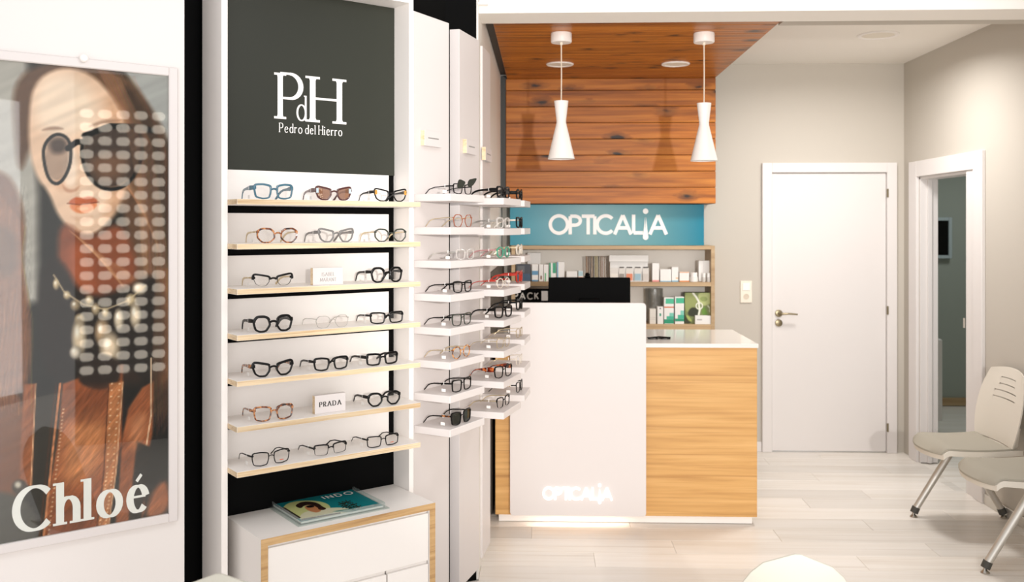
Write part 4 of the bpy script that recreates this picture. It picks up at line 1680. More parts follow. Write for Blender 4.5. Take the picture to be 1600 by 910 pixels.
# ------------------------------------------------------------------ shelving on the back wall, sign
Ys = 6.46
ul, ut = onY(799, 384, Ys)
ur, _ = onY(1117, 384, Ys)
_, ub = onY(1000, 515.5, Ys)
_, um1 = onY(1000, 441, Ys)
_, um0 = onY(1000, 447.5, Ys)
_, ul1 = onY(1000, 507, Ys)
un = empty('wall_shelving', ((ul + ur) / 2, Ys, ub), 0, 'pale oak two-tier wall shelf filled with boxes behind the reception desk', 'shelf')
uw = (ur - ul) / 2
tt_ = .026
uh = ut - ub
D_ = YB - Ys - .001
bx('side_panel', M_shelfoak, -uw, -uw + tt_, 0, D_, 0, uh, un, .0008)
bx('side_panel', M_shelfoak, uw - tt_, uw, 0, D_, 0, uh, un, .0008)
bx('top_board', M_shelfoak, -uw + tt_, uw - tt_, .0005, D_, uh - tt_, uh, un, .0008)
bx('shelf', M_shelfoak, -uw + tt_, uw - tt_, .001, D_ - .008, um0 - ub, um1 - ub, un, .0008)
bx('bottom_board', M_shelfoak, -uw + tt_, uw - tt_, .0005, D_, 0, ul1 - ub, un, .0008)
bx('back_board', mat('shelf_back', srgb(246, 241, 232), .7), -uw + tt_, uw - tt_, D_ - .008, D_, ul1 - ub, uh - tt_, un)

Yg = 6.50
gl_, gt = onY(797, 320, Yg)
gr_, _ = onY(1100, 320, Yg)
gb = ut + .0015
gt = min(gt, zb - .004)
sg = empty('shop_sign', ((gl_ + gr_) / 2, Yg, gb), 0, 'blue OPTICALiA sign with white letters below the pine cladding', 'sign')
sw = (gr_ - gl_) / 2
m = bpy.data.materials.new('blue_sign_gradient')
m.use_nodes = True
nt = m.node_tree
pb_ = nt.nodes['Principled BSDF']
pb_.inputs['Roughness'].default_value = .38
pb_.inputs['Specular IOR Level'].default_value = .2
tc = nt.nodes.new('ShaderNodeTexCoord')
sp = nt.nodes.new('ShaderNodeSeparateXYZ')
nt.links.new(tc.outputs['Object'], sp.inputs[0])
mr_ = nt.nodes.new('ShaderNodeMapRange')
mr_.inputs[1].default_value = -sw
mr_.inputs[2].default_value = sw
nt.links.new(sp.outputs['X'], mr_.inputs[0])
rp = ramp(nt, [(0, srgb(60, 150, 172)), (.4, srgb(134, 178, 184)), (.75, srgb(96, 156, 164)), (1.0, srgb(0, 124, 150))])  # blue runs paler left of the middle, deepest at the right end
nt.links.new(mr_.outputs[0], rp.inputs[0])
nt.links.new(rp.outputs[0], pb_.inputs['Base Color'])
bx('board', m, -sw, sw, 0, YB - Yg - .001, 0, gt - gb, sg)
q, w = opticalia_quads()
lx0, lz0 = onY(858, 366.5, Yg)
lx1, lz1 = onY(1043, 335.5, Yg)
letter_mesh('lettering', M_letter, q, w, lx0 - sg.location.x, lx1 - sg.location.x, lz0 - gb, lz1 - lz0, -.0003, sg, .0025)

# ------------------------------------------------------------------ goods on the wall shelving
WHT = mat('carton_white', srgb(238, 236, 232), .5)


def carton(name, label, cat, px0, px1, py0, tier, dep=.06, yoff=.03, col=None, bands=(), group='goods on the wall shelving', lid=None):
    """a packed box; bands = (height fraction from, to, colour, optional x fractions)"""
    zbase = (um1 if tier == 0 else ul1) + .0004
    Yb = Ys + yoff
    x0, z1 = onY(px0, py0, Yb)
    x1, _ = onY(px1, py0, Yb)
    e = empty(name, ((x0 + x1) / 2, Yb + dep / 2, zbase), 0, label, cat, group)
    h = z1 - zbase
    hw_ = (x1 - x0) / 2 - .0006
    bx('box_body', col or WHT, -hw_, hw_, -dep / 2, dep / 2, 0, h, e, .001)
    for bnd in bands:
        f0, f1, cc = bnd[:3]
        xa, xb = bnd[3] if len(bnd) > 3 else (0, 1)
        bx('printed_band', mat('ink_%d_%d_%d' % cc, srgb(*cc), .5), -hw_ + 2 * hw_ * xa + .0004, -hw_ + 2 * hw_ * xb - .0004, -dep / 2 - .0006, -dep / 2 + .0004, max(h * f0, .0006), h * f1 - .0006, e)
    return e


cg = 'carton'
carton('carton', 'white carton standing behind others at the left end of the upper wall shelf', 'box', 824, 845, 395, 0, yoff=.12)
carton('picture_card', 'dark blue photo carton at the left end of the upper wall shelf', 'box', 806, 829, 413, 0, col=mat('dark_photo', srgb(58, 62, 72), .5), bands=((.0, .45, (44, 76, 104)), (.5, .9, (96, 100, 104), (.1, .6))), dep=.03)
carton('carton', 'white carton with a blue middle band on the upper wall shelf', 'box', 831, 841, 413, 0, bands=((.38, .62, (92, 148, 184)), (0, .1, (92, 148, 184))))
carton('carton', 'white carton with a small brown emblem on the upper wall shelf', 'box', 842, 849, 413, 0, bands=((.12, .34, (130, 84, 60), (.3, .7)),))
carton('carton', 'narrow white carton with a green stripe on the upper wall shelf', 'box', 849.5, 857, 413.5, 0, bands=((.02, .5, (96, 178, 120), (.2, .5)),))
carton('carton', 'green and white carton leaning among boxes left of the monitor top', 'box', 858, 869, 411, 0, bands=((0, 1, (40, 150, 104), (0, .25)), (.45, 1, (52, 160, 120), (.5, 1))))
carton('carton', 'white carton with a pale blue left side above the monitor', 'box', 870, 882, 409.5, 0, bands=((0, 1, (126, 172, 196), (0, .2)),))
carton('carton', 'low white twin carton above the left half of the monitor', 'box', 885, 902, 424, 0, bands=((.45, .5, (200, 196, 190)),))
carton('carton', 'small carton with pale blue top and peach base above the monitor', 'box', 903.5, 911, 423, 0, bands=((.5, .95, (176, 206, 212)), (.05, .45, (236, 190, 164))))
carton('carton', 'tall white carton with a pink base right of the monitor on the upper wall shelf', 'box', 1019, 1030, 411.5, 0, bands=((0, .10, (230, 150, 146)),))
carton('carton', 'wide white carton with a pale blue base on the upper wall shelf', 'box', 1031.5, 1049, 421, 0, bands=((0, .09, (150, 196, 220)),))
carton('carton', 'white carton with blue corner standing right of the wide carton', 'box', 1049.5, 1060, 417.5, 0, bands=((0, .10, (140, 190, 214)), (.2, .3, (232, 190, 150), (.6, 1))))
carton('carton', 'low white carton with an orange base on the upper wall shelf', 'box', 1061.5, 1077, 425, 0, bands=((0, .13, (226, 140, 78)), (.9, 1, (224, 170, 130))))
carton('carton', 'tall white carton at the right end of the upper wall shelf', 'box', 1091.5, 1109, 407.5, 0, yoff=.07, bands=((.05, .95, (226, 222, 218), (.42, .47)),))


def jar(name, label, cat, pxc, wpx, py0, tier, yoff, m_body, m_cap, capf=.3, group='goods on the wall shelving'):
    zbase = (um1 if tier == 0 else ul1) + .0004
    x, z1 = onY(pxc, py0, Ys + yoff)
    r = wpx / F * (Ys + yoff) / 2
    h = z1 - zbase
    e = empty(name, (x, Ys + yoff, zbase), 0, label, cat, group)
    b = MB()
    hb = h * (1 - capf)
    b.lathe([(0, 0), (r * .94, 0), (r, .002), (r, hb * .92), (r * .8, hb), (0, hb)], 20)
    b.build('jar_body', m_body, e, smooth=True)
    b = MB()
    b.lathe([(0, hb), (r * .86, hb), (r * .86, h - .001), (r * .8, h), (0, h)], 20)
    b.build('cap', m_cap, e, smooth=True)
    return e


jar('cream_jar', 'squat white jar with lid near the right end of the upper wall shelf', 'jar', 1084, 13, 426, 0, .04, WHT, M_white, .45)
jar('dropper_bottle', 'left one of two little bottles in front of the tall end carton', 'bottle', 1099.5, 6, 427, 0, .025, mat('bottle_grey', srgb(206, 202, 196), .4), WHT, .45)
jar('dropper_bottle', 'right one of two little bottles in front of the tall end carton', 'bottle', 1107, 6, 427, 0, .025, mat('bottle_grey', srgb(206, 202, 196), .4), WHT, .45)

# cords rack
xa, za = onY(934, 401, Ys + .07)
zbase = um1 + .0004
rk = empty('cord_rack', (xa, Ys + .08, zbase), 0, 'rack hung with brown and olive spectacle cords above the monitor', 'rack')
h = za - zbase
b = MB()
b.tube([(-.085, 0, .004), (-.085, 0, h)], .002, 6)
b.tube([(.085, 0, .004), (.085, 0, h)], .002, 6)
b.tube([(-.087, 0, h), (.087, 0, h)], .002, 6)
b.box(-.09, .09, -.03, .03, 0, .004)
b.build('rack_frame', M_chrome, rk)
cc_ = [srgb(150, 108, 74), srgb(96, 66, 46), srgb(60, 44, 34), srgb(128, 96, 66), srgb(50, 38, 32), srgb(150, 140, 88), srgb(170, 156, 110), srgb(90, 84, 78), srgb(140, 120, 100), srgb(160, 90, 70)]
for i in range(14):
    x = -.078 + i * .012
    if i > 9:
        x += .004
    b = MB()
    l = h * (.08 + .05 * ((i * 7) % 3))
    b.tube([(x, -.006, h + .002), (x + .001, -.010, h * .6), (x + .0015, -.010, l)], .0036 if i < 9 else .0016, 6)
    b.build('cord', mat('cord_%d' % (i % 10), cc_[i % 10], .8), rk)

# white display with four keyring cards
xa0, za1 = onY(952, 399, Ys + .06)
xb0, za0 = onY(1013, 409, Ys + .06)
ds = empty('card_display', ((xa0 + xb0) / 2, Ys + .07, zbase), 0, 'white countertop display with a row of hanging packs, right above the monitor', 'display')
hw_ = (xb0 - xa0) / 2
b = MB()
b.box(-hw_, hw_, -.012, .012, za0 - zbase, za1 - zbase, .001)
b.box(-hw_ + .002, hw_ - .002, .010, .014, .004, za0 - zbase)
b.box(-hw_, hw_, -.03, .03, 0, .004)
b.build('stand', M_acrylic if False else WHT, ds)
for i, (pa, pb2_, c1) in enumerate(((953, 966, (236, 230, 220)), (967, 976, (150, 142, 134)), (978, 989, (222, 130, 92)), (991, 1002, (150, 182, 196)), (1004, 1014, (204, 196, 188)))):
    q0, _ = onY(pa, 420, Ys + .05)
    q1, qz = onY(pb2_, 418.5, Ys + .05)
    e = empty('blister_pack', ((q0 + q1) / 2, Ys + .052, zbase + .0045), 0,
              ['cream pack at the left end', 'grey pack second from the left', 'orange printed pack in the middle', 'pale blue printed pack fourth from the left', 'light grey pack at the right end'][i] + ' of the white countertop display', 'pack', 'packs in the countertop display')
    w2 = (q1 - q0) / 2 - .0006
    hh3 = qz - zbase - .006
    bx('card', mat('card_back', srgb(214, 208, 200), .4), -w2, w2, -.002, .002, 0, hh3, e)
    bx('printed_band', mat('pk_%d' % i, srgb(*c1), .5), -w2 + .003, w2 - .003, -.006, -.0022, .004, hh3 * .55, e)
    if i:
        b = MB()
        b.box(-w2 * .85, w2 * .85, -.008, .004, hh3, hh3 + .007, .002)
        b.build('hook_tab', M_ink, e)

# lower tier
carton('picture_card', 'black PACK card box at the left end of the lower wall shelf', 'box', 800, 858, 452, 1, dep=.05, yoff=.02, col=M_black)
pk = [o for o in bpy.data.objects if o.get('label', '').startswith('black PACK')][0]
q, w = text_quads('PACK', .2, .2, 0, .22)
a0_, az0 = onY(803, 467.5, Ys + .02)
a1_, az1 = onY(842, 458, Ys + .02)
letter_mesh('lettering', mat('pale_letters', srgb(206, 202, 194), .5), q, w, a0_ - pk.location.x, a1_ - pk.location.x, az0 - pk.location.z, az1 - az0, -.0262, pk, .0006)
a0_, az0 = onY(846, 470, Ys + .02)
a1_, az1 = onY(856, 455, Ys + .02)
bx('label_card', WHT, a0_ - pk.location.x, a1_ - pk.location.x, -.0262, -.0254, az0 - pk.location.z, az1 - pk.location.z, pk)
q, w = text_quads('SOCO', .2, .2, 0, .22)
carton('carton', 'small cream carton in front of the glass vase on the lower wall shelf', 'box', 1015, 1025, 483, 1, yoff=.02, bands=((.3, .33, (206, 196, 186)), (.42, .45, (206, 196, 186))), col=mat('cream_card', srgb(228, 222, 212), .6))
carton('carton', 'slim white carton with a green drop on the lower wall shelf', 'box', 1027, 1036.5, 479.5, 1, yoff=.02, bands=((.46, .62, (30, 150, 120), (.35, .65)), (.86, .93, (90, 90, 96), (.38, .62))))
carton('carton', 'green and white lens solution carton with an orange stripe on the lower wall shelf', 'box', 1037.5, 1053, 465, 1, yoff=.02,
       bands=((.02, .18, (20, 150, 112)), (.18, .3, (60, 178, 146), (.25, 1)), (.3, .42, (120, 200, 180), (.55, 1)), (.61, .66, (214, 110, 62)), (.76, .96, (70, 186, 146), (.15, 1))))
carton('carton', 'green and white lens solution carton without a stripe beside the leaf picture box', 'box', 1054.5, 1069, 464, 1, yoff=.02,
       bands=((.10, .2, (20, 150, 112)), (.2, .34, (60, 178, 146), (.3, 1)), (.34, .5, (130, 204, 186), (.6, 1)), (.76, .96, (60, 180, 140), (.1, 1))))
gbx = carton('gift_box', 'green leaf patterned box with white ribbon at right end of the lower wall shelf', 'box', 1070, 1111, 457.5, 1, yoff=.05, dep=.08, col=mat('leaf_green_card', srgb(98, 110, 60), .5))
fh = onY(1090, 457.5, Ys + .05)[1] - ul1
ghw = (onY(1111, 460, Ys + .05)[0] - onY(1070, 460, Ys + .05)[0]) / 2
gl0 = np.array([gbx.location.x, Ys + .05 - .0008, gbx.location.z])


def leaf_paint(X, Y):
    f = lambda u, v: (990 + u / 7.58, 440 + v / 7.58)
    g = lambda L: [f(*t) for t in L]
    p = Paint(X, Y, (120, 132, 78))
    p.poly(g([(600, 130), (720, 130), (760, 230), (720, 320), (640, 380), (600, 300)]), (150, 160, 96), 1)
    p.poly(g([(760, 130), (930, 130), (930, 260), (820, 300), (770, 220)]), (186, 196, 130), 1)
    p.poly(g([(650, 340), (700, 300), (770, 330), (780, 400), (700, 420), (640, 400)]), (44, 48, 24), .8)
    p.poly(g([(600, 380), (680, 430), (680, 500), (600, 510)]), (50, 54, 28), .8)
    p.poly(g([(800, 390), (820, 310), (845, 300), (870, 360), (880, 400)]), (104, 146, 52), .6)
    p.poly(g([(780, 200), (810, 180), (860, 180), (880, 215), (850, 240), (800, 235)]), (150, 164, 96), .5)
    p.poly(g([(610, 390), (660, 410), (700, 480), (650, 470)]), (170, 184, 100), .6)
    p.line(g([(705, 140), (745, 190), (775, 245), (775, 290), (785, 330), (770, 400)]), 3.0, (240, 240, 226), .5)
    p.line([f(778 + 38 * math.cos(t * .45), 290 + 38 * math.sin(t * .45)) for t in range(15)], 1.8, (238, 238, 222), .4)
    p.line(g([(880, 290), (905, 320), (900, 350), (915, 380)]), 2.0, (214, 216, 190), .5)
    return p.c


def lpos(u, v):
    P = np.zeros(u.shape + (3,))
    P[..., 0] = gl0[0] + (u - .5) * 2 * (ghw - .0015)
    P[..., 1] = gl0[1]
    P[..., 2] = gl0[2] + .001 + v * (fh - .003)
    return P


print_grid('printed_cover', lpos, 60, 72, leaf_paint, print_mat('leaf_print', .5), gbx, Matrix.Translation(gbx.location).inverted())
carton('card_box', 'small white card box in front of the leaf patterned box', 'box', 1086, 1112, 493.5, 1, yoff=.012, dep=.03, bands=((.45, .62, (190, 184, 180), (.12, .42)),))
# glass vase
xv, zv = onY(1022, 451, Ys + .14)
zv = min(zv, um0 - .004)
vz = empty('glass_vase', (xv, Ys + .14, ul1 + .0004), 0, 'clear cylindrical glass vase behind the small cartons on the lower wall shelf', 'vase')
rv = 14 / F * Ys
hv = zv - ul1
b = MB()
b.lathe([(0, .0), (rv * .95, 0), (rv, .004), (rv, hv), (rv - .003, hv), (rv - .003, .008), (0, .008)], 32)
b.build('vase_body', M_vase, vz, smooth=True)

# small white bracket high on the pier
bzz = onY(754, 7, 4.235)[1]
wb_ = empty('wall_bracket', (onY(754, 7, 4.235)[0], 4.2645, bzz), 0, 'small white bracket at the top of the pier beside the beam', 'bracket')
b = MB()
b.box(-.024, .024, -.030, .005, 0, .012, .002)
b.box(-.018, .018, -.012, .005, .012, .09, .002)
b.build('bracket_body', M_white, wb_)

# ------------------------------------------------------------------ switch and socket on the back wall
sx0, sz0 = onY(1156.5, 473, YB)
sx1, sz1 = onY(1174.5, 439, YB)
sk = empty('switch_plate', ((sx0 + sx1) / 2, YB - .0005, sz0), 0, 'cream switch and socket plate on the wall left of the closed door', 'socket')
M_sock = mat('socket_cream', srgb(238, 230, 214), .4)
sw2 = (sx1 - sx0) / 2
sh2 = sz1 - sz0
bx('plate', M_sock, -sw2, sw2, -.009, 0, 0, sh2, sk, .002)
bx('rocker', M_white, -sw2 + .016, sw2 - .016, -.013, -.009, sh2 * .56, sh2 - .016, sk, .001)
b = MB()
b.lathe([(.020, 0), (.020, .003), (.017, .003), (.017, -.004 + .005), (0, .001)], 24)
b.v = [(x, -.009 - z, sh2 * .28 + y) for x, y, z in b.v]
b.build('socket_ring', mat('socket_dark_cream', srgb(214, 200, 182), .5), sk, smooth=True)  # ring in a darker cream than the plate

# ------------------------------------------------------------------ side room things
cxr, czt = onY(1473, 527, 7.45)
sc = empty('white_cabinet', (cxr - .17, 7.45 + .28, 0), 0, 'low white cabinet seen through the open doorway on the right', 'cabinet')
b = MB()
b.box(-.17, .17, -.26, .28, .07, .72, .002)
b.box(-.16, .13, -.24, .28, 0, .07)
b.build('body', M_white, sc)
for k in range(2):
    dl = bx('door', M_white, -.168 + .169 * k, -.001 + .169 * k, -.278, -.261, .075, .715, sc, .001)
tx1, tz1 = onY(1484, 340, 8.5)
tx0, tz0 = onY(1448, 404, 8.5)
tv = empty('wall_screen', ((tx0 + tx1) / 2, 8.4985, tz0), 0, 'black screen in a pale frame on the wall of the side room', 'screen')
tw = (tx1 - tx0) / 2
th_ = tz1 - tz0
b = MB()
for (x0, x1, z0, z1) in ((-tw, -tw + .03, 0, th_), (tw - .03, tw, 0, th_), (-tw + .03, tw - .03, 0, .03), (-tw + .03, tw - .03, th_ - .03, th_)):
    b.box(x0, x1, -.05, 0, z0, z1, .003)
b.build('frame', mat('pale_grey_frame', srgb(176, 188, 190), .5), tv)
bx('screen', M_blackg, -tw + .03, tw - .03, -.035, -.002, .03, th_ - .03, tv)

# ------------------------------------------------------------------ pendants and downlights


def pendant(px, pytop, pybot, label):
    z0 = ZW
    D = (z0 - H) * F / (YH - 52)
    p = cw((px - 800) / F * D, D)
    e = empty('pendant_lamp', (p.x, p.y, ZW - .0003), 0, label, 'lamp', 'pendant lamps over the reception desk')
    zt = H + (YH - pytop) / F * D - ZW
    zbm = H + (YH - pybot) / F * D - ZW
    b = MB()
    b.lathe([(0, 0), (.054, 0), (.055, -.004), (.055, -.046), (.052, -.050), (0, -.050)], 40)
    b.build('canopy', M_white, e, smooth=True)
    b = MB()
    b.lathe([(0, -.05), (.008, -.05), (.008, -.062), (0, -.062)], 12)
    b.tube([(0, 0, -.06), (.001, 0, zt * .6), (0, 0, zt - .01)], .0032, 8)
    b.build('cord', M_cord, e, smooth=True)
    hL = zt - zbm
    zw = zt - hL * .36
    b = MB()
    rt, rw, rb = .0375, .0255, .071
    b.lathe([(0, zt - .004), (rt - .003, zt - .004), (rt - .003, zt), (rt, zt), (rw, zw + .008), (rw, zw - .004), (rb, zbm), (rb - .003, zbm), (rw - .003, zw - .01), (0, zw - .01)], 48)
    b.build('shade', M_white, e, smooth=True)
    b = MB()
    b.lathe([(0, zw - .01), (.012, zw - .012), (.014, zw - .05), (.027, zw - .08), (.022, zw - .105), (0, zw - .112)], 20)
    b.build('bulb', mat('frosted_bulb', srgb(240, 238, 232), .3), e, smooth=True)
    return e


pendant(877, 158, 248.5, 'white hourglass pendant lamp, the left one of two over the reception desk')
pendant(1100, 161.5, 251.5, 'white hourglass pendant lamp, the right one of two over the reception desk')


def downlight(px, py, zc, wpx, label):
    d = ray(px, py)
    t = (zc - H) / d.z
    p = d * t
    r = wpx / 2 / F * (p.y)
    e = empty('downlight', (p.x, p.y, zc - .0003), 0, label, 'light', 'recessed ceiling lights')
    b = MB()
    b.lathe([(r * .78, -.001), (r * .8, -.006), (r * .95, -.008), (r, -.004), (r, 0), (r * .78, 0)], 40)
    b.build('trim_ring', M_white, e, smooth=True)
    b = MB()
    b.lathe([(0, -.003), (r * .78, -.003), (r * .78, -.001), (0, -.001)], 40)
    b.build('diffuser', mat('frosted_diffuser', srgb(236, 228, 214), .6), e)
    return e


downlight(875, 100, ZW, 43, 'round recessed light in the pine ceiling, behind the left pendant lamp')
downlight(1055.5, 99.5, ZW, 44, 'round recessed light in the pine ceiling, left of the right pendant lamp')
downlight(1372, 54.5, ZC, 62, 'round recessed light in the white ceiling near the right wall')

# ------------------------------------------------------------------ beam seating on the right
bs = empty('beam_bench', (2.30, 4.80, 0), 0, 'two-seat waiting bench with grey fabric seats and slanted metal legs along the right wall', 'bench')
OX, OY = 2.30, 4.80


def seat_pair(cy, padded):
    # seat shell
    n, mseg = 14, 12
    hwid_ = .215

    def top(u, v):                       # u 0 front .. 1 back, v -1..1 (far/near)
        w = hwid_ * (1 - .10 * (1 - u) ** 2)
        edge = abs(v) ** 4
        frontr = max(0, .22 - u) / .22
        x = -.27 + .43 * u + .05 * (v * v) * frontr
        z = .452 - .035 * frontr ** 2 + .004 * edge - .012 * math.sin(math.pi * min(1, u))
        return x, cy - OY + v * w, z

    def slab(name, u0, u1, v0, v1, dz0, dz1, m, bul=0.0):
        b = MB()
        for j in range(mseg + 1):
            for i in range(n + 1):
                u = u0 + (u1 - u0) * i / n
                v = v0 + (v1 - v0) * j / mseg
                x, y, z = top(u, v)
                rim_ = min(1, 5 * min(i / n, 1 - i / n, j / mseg, 1 - j / mseg) + .0)
                b.v.append((x, y, z + dz1 * (.35 + .65 * rim_ ** .5) if bul else z + dz1))
        for j in range(mseg + 1):
            for i in range(n + 1):
                u = u0 + (u1 - u0) * i / n
                v = v0 + (v1 - v0) * j / mseg
                x, y, z = top(u, v)
                b.v.append((x, y, z + dz0))
        N1 = (n + 1) * (mseg + 1)
        for j in range(mseg):
            for i in range(n):
                a = j * (n + 1) + i
                b.f.append((a, a + 1, a + n + 2, a + n + 1))
                b.mi.append(0)
                b.f.append((N1 + a, N1 + a + n + 1, N1 + a + n + 2, N1 + a + 1))
                b.mi.append(0)
        for i in range(n):
            for (j) in (0, mseg):
                a = j * (n + 1) + i
                b.f.append((a, N1 + a, N1 + a + 1, a + 1))
                b.mi.append(0)
        for j in range(mseg):
            for i in (0, n):
                a = j * (n + 1) + i
                b.f.append((a, a + n + 1, N1 + a + n + 1, N1 + a))
                b.mi.append(0)
        return b.build(name, m, bs, smooth=True)

    slab('seat_shell', 0.02, 1.05, -1, 1, -.030, -.002, M_plastic)
    slab('seat_cushion', 0.0, .93, -.97, .97, -.001, .024, M_fabric, 1)
    # back shell: a grid with four slots left open
    nv, nu = 22, 16
    b = MB()

    def bk(s, t):                        # s height 0..1, t -1..1 across
        w = (.205 + .035 * math.sin(math.pi * min(1, s * 1.15)) ** .8) * (1 - .16 * (max(0, s - .8) / .2) ** 2)
        x = .155 + .075 * s ** 1.3 - .028 * (t * t)
        z = .455 + .395 * s - .02 * t * t * s
        return x, cy - OY + t * w, z
    for th2 in (0, .007):
        for j in range(nv + 1):
            for i in range(nu + 1):
                x, y, z = bk(j / nv, -1 + 2 * i / nu)
                b.v.append((x + th2, y, z))
    N1 = (nv + 1) * (nu + 1)
    for j in range(nv):
        slot = (not padded) and j in (12, 14, 16, 18)
        for i in range(nu):
            a = j * (nu + 1) + i
            if slot and 4 + (j - 12) // 4 <= i <= 11 - (j - 12) // 4:
                continue
            b.f.append((a, a + 1, a + nu + 2, a + nu + 1))
            b.mi.append(0)
            b.f.append((N1 + a, N1 + a + nu + 1, N1 + a + nu + 2, N1 + a + 1))
            b.mi.append(0)
    for i in range(nu):
        for j in (0, nv):
            a = j * (nu + 1) + i
            b.f.append((a, N1 + a, N1 + a + 1, a + 1))
            b.mi.append(0)
    for j in range(nv):
        for i in (0, nu):
            a = j * (nu + 1) + i
            b.f.append((a, a + nu + 1, N1 + a + nu + 1, N1 + a))
            b.mi.append(0)
    o = b.build('backrest', M_plastic, bs, smooth=True, fix=False)
    if not padded:
        # thin dark-edged slots: scaled open cells are narrowed with cross rails
        rb_ = MB()
        for j in (12, 14, 16, 18):
            for i in range(4 + (j - 12) // 4, 12 - (j - 12) // 4):
                c = [bk((j + .0) / nv, -1 + 2 * i / nu), bk((j + .0) / nv, -1 + 2 * (i + 1) / nu), bk((j + .68) / nv, -1 + 2 * (i + 1) / nu), bk((j + .68) / nv, -1 + 2 * i / nu)]
                rb_.face([(x + .0005, y, z) for x, y, z in c])
        rb_.build('slot_rails', M_plastic, bs, smooth=True)
    else:
        b = MB()
        for th2, sc in ((-.022, .80), (-.001, .90)):
            for j in range(13):
                for i in range(13):
                    s = .12 + .76 * j / 12
                    x, y, z = bk(s, (-1 + 2 * i / 12) * sc)
                    b.v.append((x + th2, y, z))
        for j in range(12):
            for i in range(12):
                a = j * 13 + i
                b.f.append((a, a + 1, a + 14, a + 13))
                b.mi.append(0)
        for i in range(12):
            for j in (0, 12):
                a = j * 13 + i
                b.f.append((a, 169 + a, 170 + a, a + 1))
                b.mi.append(0)
        for j in range(12):
            for i in (0, 12):
                a = j * 13 + i
                b.f.append((a, a + 13, 169 + a + 13, 169 + a))
                b.mi.append(0)
        b.build('back_cushion', M_fabric, bs, smooth=True)
    # white bracket joining the back to the seat
    for sgn in (-1, 1):
        b = MB()
        b.tube([(.02, cy - OY + sgn * .16, .415), (.13, cy - OY + sgn * .165, .42), (.168, cy - OY + sgn * .165, .47), (.18, cy - OY + sgn * .17, .56)], .011, 8)
        b.build('back_bracket', M_plastic, bs, smooth=True)


seat_pair(5.11, False)
seat_pair(4.54, True)
b = MB()
b.box(-.035, .035, -.50, .44, .372, .418, .004)
b.build('beam', M_alu, bs)
for yc in (5.235 - OY, 4.40 - OY):
    for (xt, xf) in ((-.02, -.235), (.02, .235)):
        lg = MB()
        lg.tube([(xt, yc, .40), (xf, yc, .045)], [.021, .0185], 18)
        lo = lg.build('leg', M_alu, bs, smooth=True)
        ft = MB()
        dxl_ = (xf - xt) / .355
        ft.tube([(xf - dxl_ * .008, yc, .055), (xf + dxl_ * .014, yc, .024)], [.0215, .0215], 16)
        ft.build('leg_cap', M_rubber, lo, smooth=True)
        gd = MB()
        gd.lathe([(0, .0003), (.020, .0003), (.021, .004), (.008, .016), (.006, .028), (0, .028)], 20, (xf + dxl_ * .016, yc, 0))
        gd.build('glide', M_chrome, lo, smooth=True)

# ------------------------------------------------------------------ two shell chairs whose backs rise into the frame


def shell_chair(px, py, zt, label, rz, kx):
    D = (H - zt) * F / (py - YH)
    p = cw((px - 800) / F * D, D)
    e = empty('shell_chair', (p.x, p.y, 0), rz, label, 'chair', 'pale shell chairs')
    b = MB()
    nu, nv = 20, 26

    def S(u, v):
        # v: 0 front edge .. .5 seat rear .. 1 top of back ; u -1..1
        if v < .5:
            t = v / .5
            y = .44 - .40 * t
            z = .44 - .02 * math.sin(math.pi * t) + .035 * u * u * t
            w = .215 + .01 * t
        else:
            t = (v - .5) / .5
            y = .04 - .04 * math.sin(t * math.pi / 2) + .11 * (abs(u) ** 2) * (1 - t) ** 1.2
            z = .44 + (zt - .44) * t
            w = .225 * math.sqrt(max(0.0, 1 - max(0, t - .55) ** 2 / .2026)) if t > .55 else .225
            w = max(w, .012)
        return u * w * kx, y, z
    for th2 in (0, -.006):
        for j in range(nv + 1):
            for i in range(nu + 1):
                x, y, z = S(-1 + 2 * i / nu, j / nv)
                b.v.append((x, y + (th2 if j > nv / 2 else 0), z + (th2 if j <= nv / 2 else 0)))
    N1 = (nu + 1) * (nv + 1)
    for j in range(nv):
        for i in range(nu):
            a = j * (nu + 1) + i
            b.f.append((a, a + 1, a + nu + 2, a + nu + 1))
            b.f.append((N1 + a, N1 + a + nu + 1, N1 + a + nu + 2, N1 + a + 1))
            b.mi += [0, 0]
    for i in range(nu):
        for j in (0, nv):
            a = j * (nu + 1) + i
            b.f.append((a, N1 + a, N1 + a + 1, a + 1))
            b.mi.append(0)
    for j in range(nv):
        for i in (0, nu):
            a = j * (nu + 1) + i
            b.f.append((a, a + nu + 1, N1 + a + nu + 1, N1 + a))
            b.mi.append(0)
    b.build('shell', M_shell, e, smooth=True)
    for (sx, sy) in ((-1, 0), (1, 0), (-1, 1), (1, 1)):
        g = MB()
        g.tube([(sx * .12, .12 + sy * .2, .425), (sx * .22, .03 + sy * .40, .001)], [.016, .011], 12)
        g.build('leg', M_shelfoak, e, smooth=True)
    return e


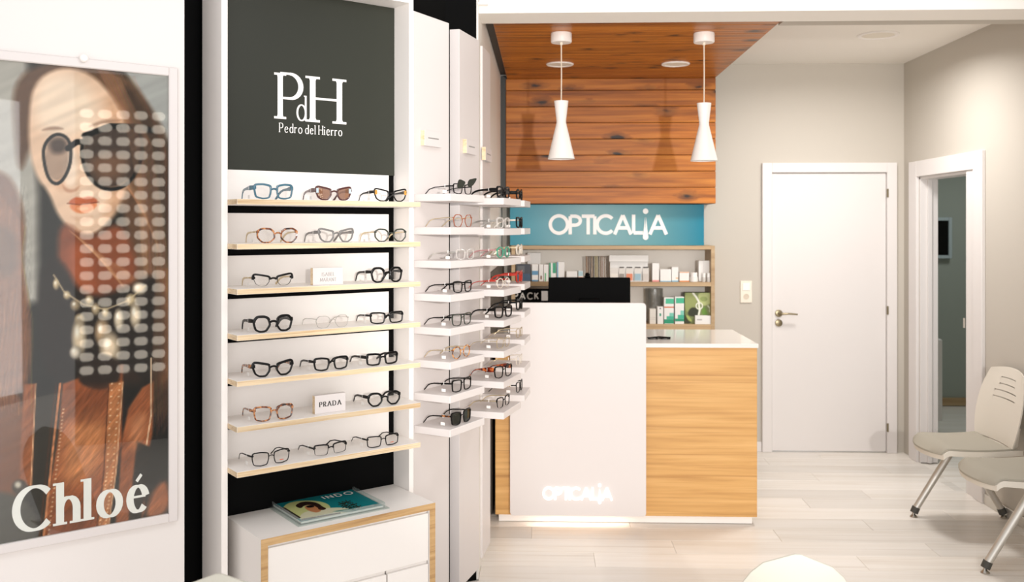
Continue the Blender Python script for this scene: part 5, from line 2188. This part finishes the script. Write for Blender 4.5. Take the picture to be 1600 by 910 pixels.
shell_chair(342, 896.5, .80, 'pale shell chair whose backrest just shows at the bottom left', R(4), .62)
shell_chair(1246, 866, .80, 'pale shell chair whose backrest rises at the bottom right', R(-8), .66)

# ------------------------------------------------------------------ unseen slotted board and glowing panel, added for the poster glass reflection
d = ray(192, 380)
nrm = -BAY.uy
pt = d * ((.04 + BAY.uy.dot(BAY.o)) / BAY.uy.dot(Vector((d.x, d.y, 0))))
pt = Vector((pt.x, pt.y, pt.z + H))
dh = Vector((d.x, d.y, 0)).normalized()
rf = dh - 2 * dh.dot(nrm) * nrm
sc_c = pt + rf * 4.25
sa = math.atan2(rf.y, rf.x) - R(90)
scr = empty('slotted_screen', (sc_c.x, sc_c.y, 0), sa, 'tall dark slotted board, unseen directly, added for the reflection in the poster glass', 'screen')
NC, NR = 5, 20
pwx, phz = .124, .100
z00 = .50
b = MB()
fw_ = NC * pwx / 2
for i in range(NC + 1):
    x = -fw_ + i * pwx
    b.box(x - .015, x + .015, 0, .02, .0, z00 + NR * phz + .12)
for j in range(NR + 1):
    zz = z00 + j * phz
    b.box(-fw_, fw_, 0, .02, zz - .017, zz + .017)
b.box(-fw_, fw_, 0, .02, 0, z00)
b.box(-fw_ - .02, fw_ + .02, 0, .02, z00 + NR * phz, z00 + NR * phz + .25)
# rounded slot corners
for i in range(NC):
    for j in range(NR):
        cx = -fw_ + (i + .5) * pwx
        cz = z00 + (j + .5) * phz
        hx_, hz_ = pwx / 2 - .015, phz / 2 - .017
        r = .030
        for sx in (-1, 1):
            for sz in (-1, 1):
                P = [(cx + sx * hx_, cz + sz * hz_)]
                for k in range(5):
                    a = R(90 * k / 4)
                    P.append((cx + sx * (hx_ - r + r * math.sin(a)), cz + sz * (hz_ - r + r * math.cos(a))))
                b.prism(P, 0, .02)
b.build('slotted_board', mat('dark_slotted_board', srgb(26, 30, 28), .5), scr)
bx('glow_panel', mat('slot_glow', (1, 1, 1, 1), .5, emit=(1, .87, .72, 1), estr=3.1), -fw_, fw_, .05, .06, z00 - .02, z00 + NR * phz + .05, scr)  # glowing panel added behind the slots to brighten their reflection
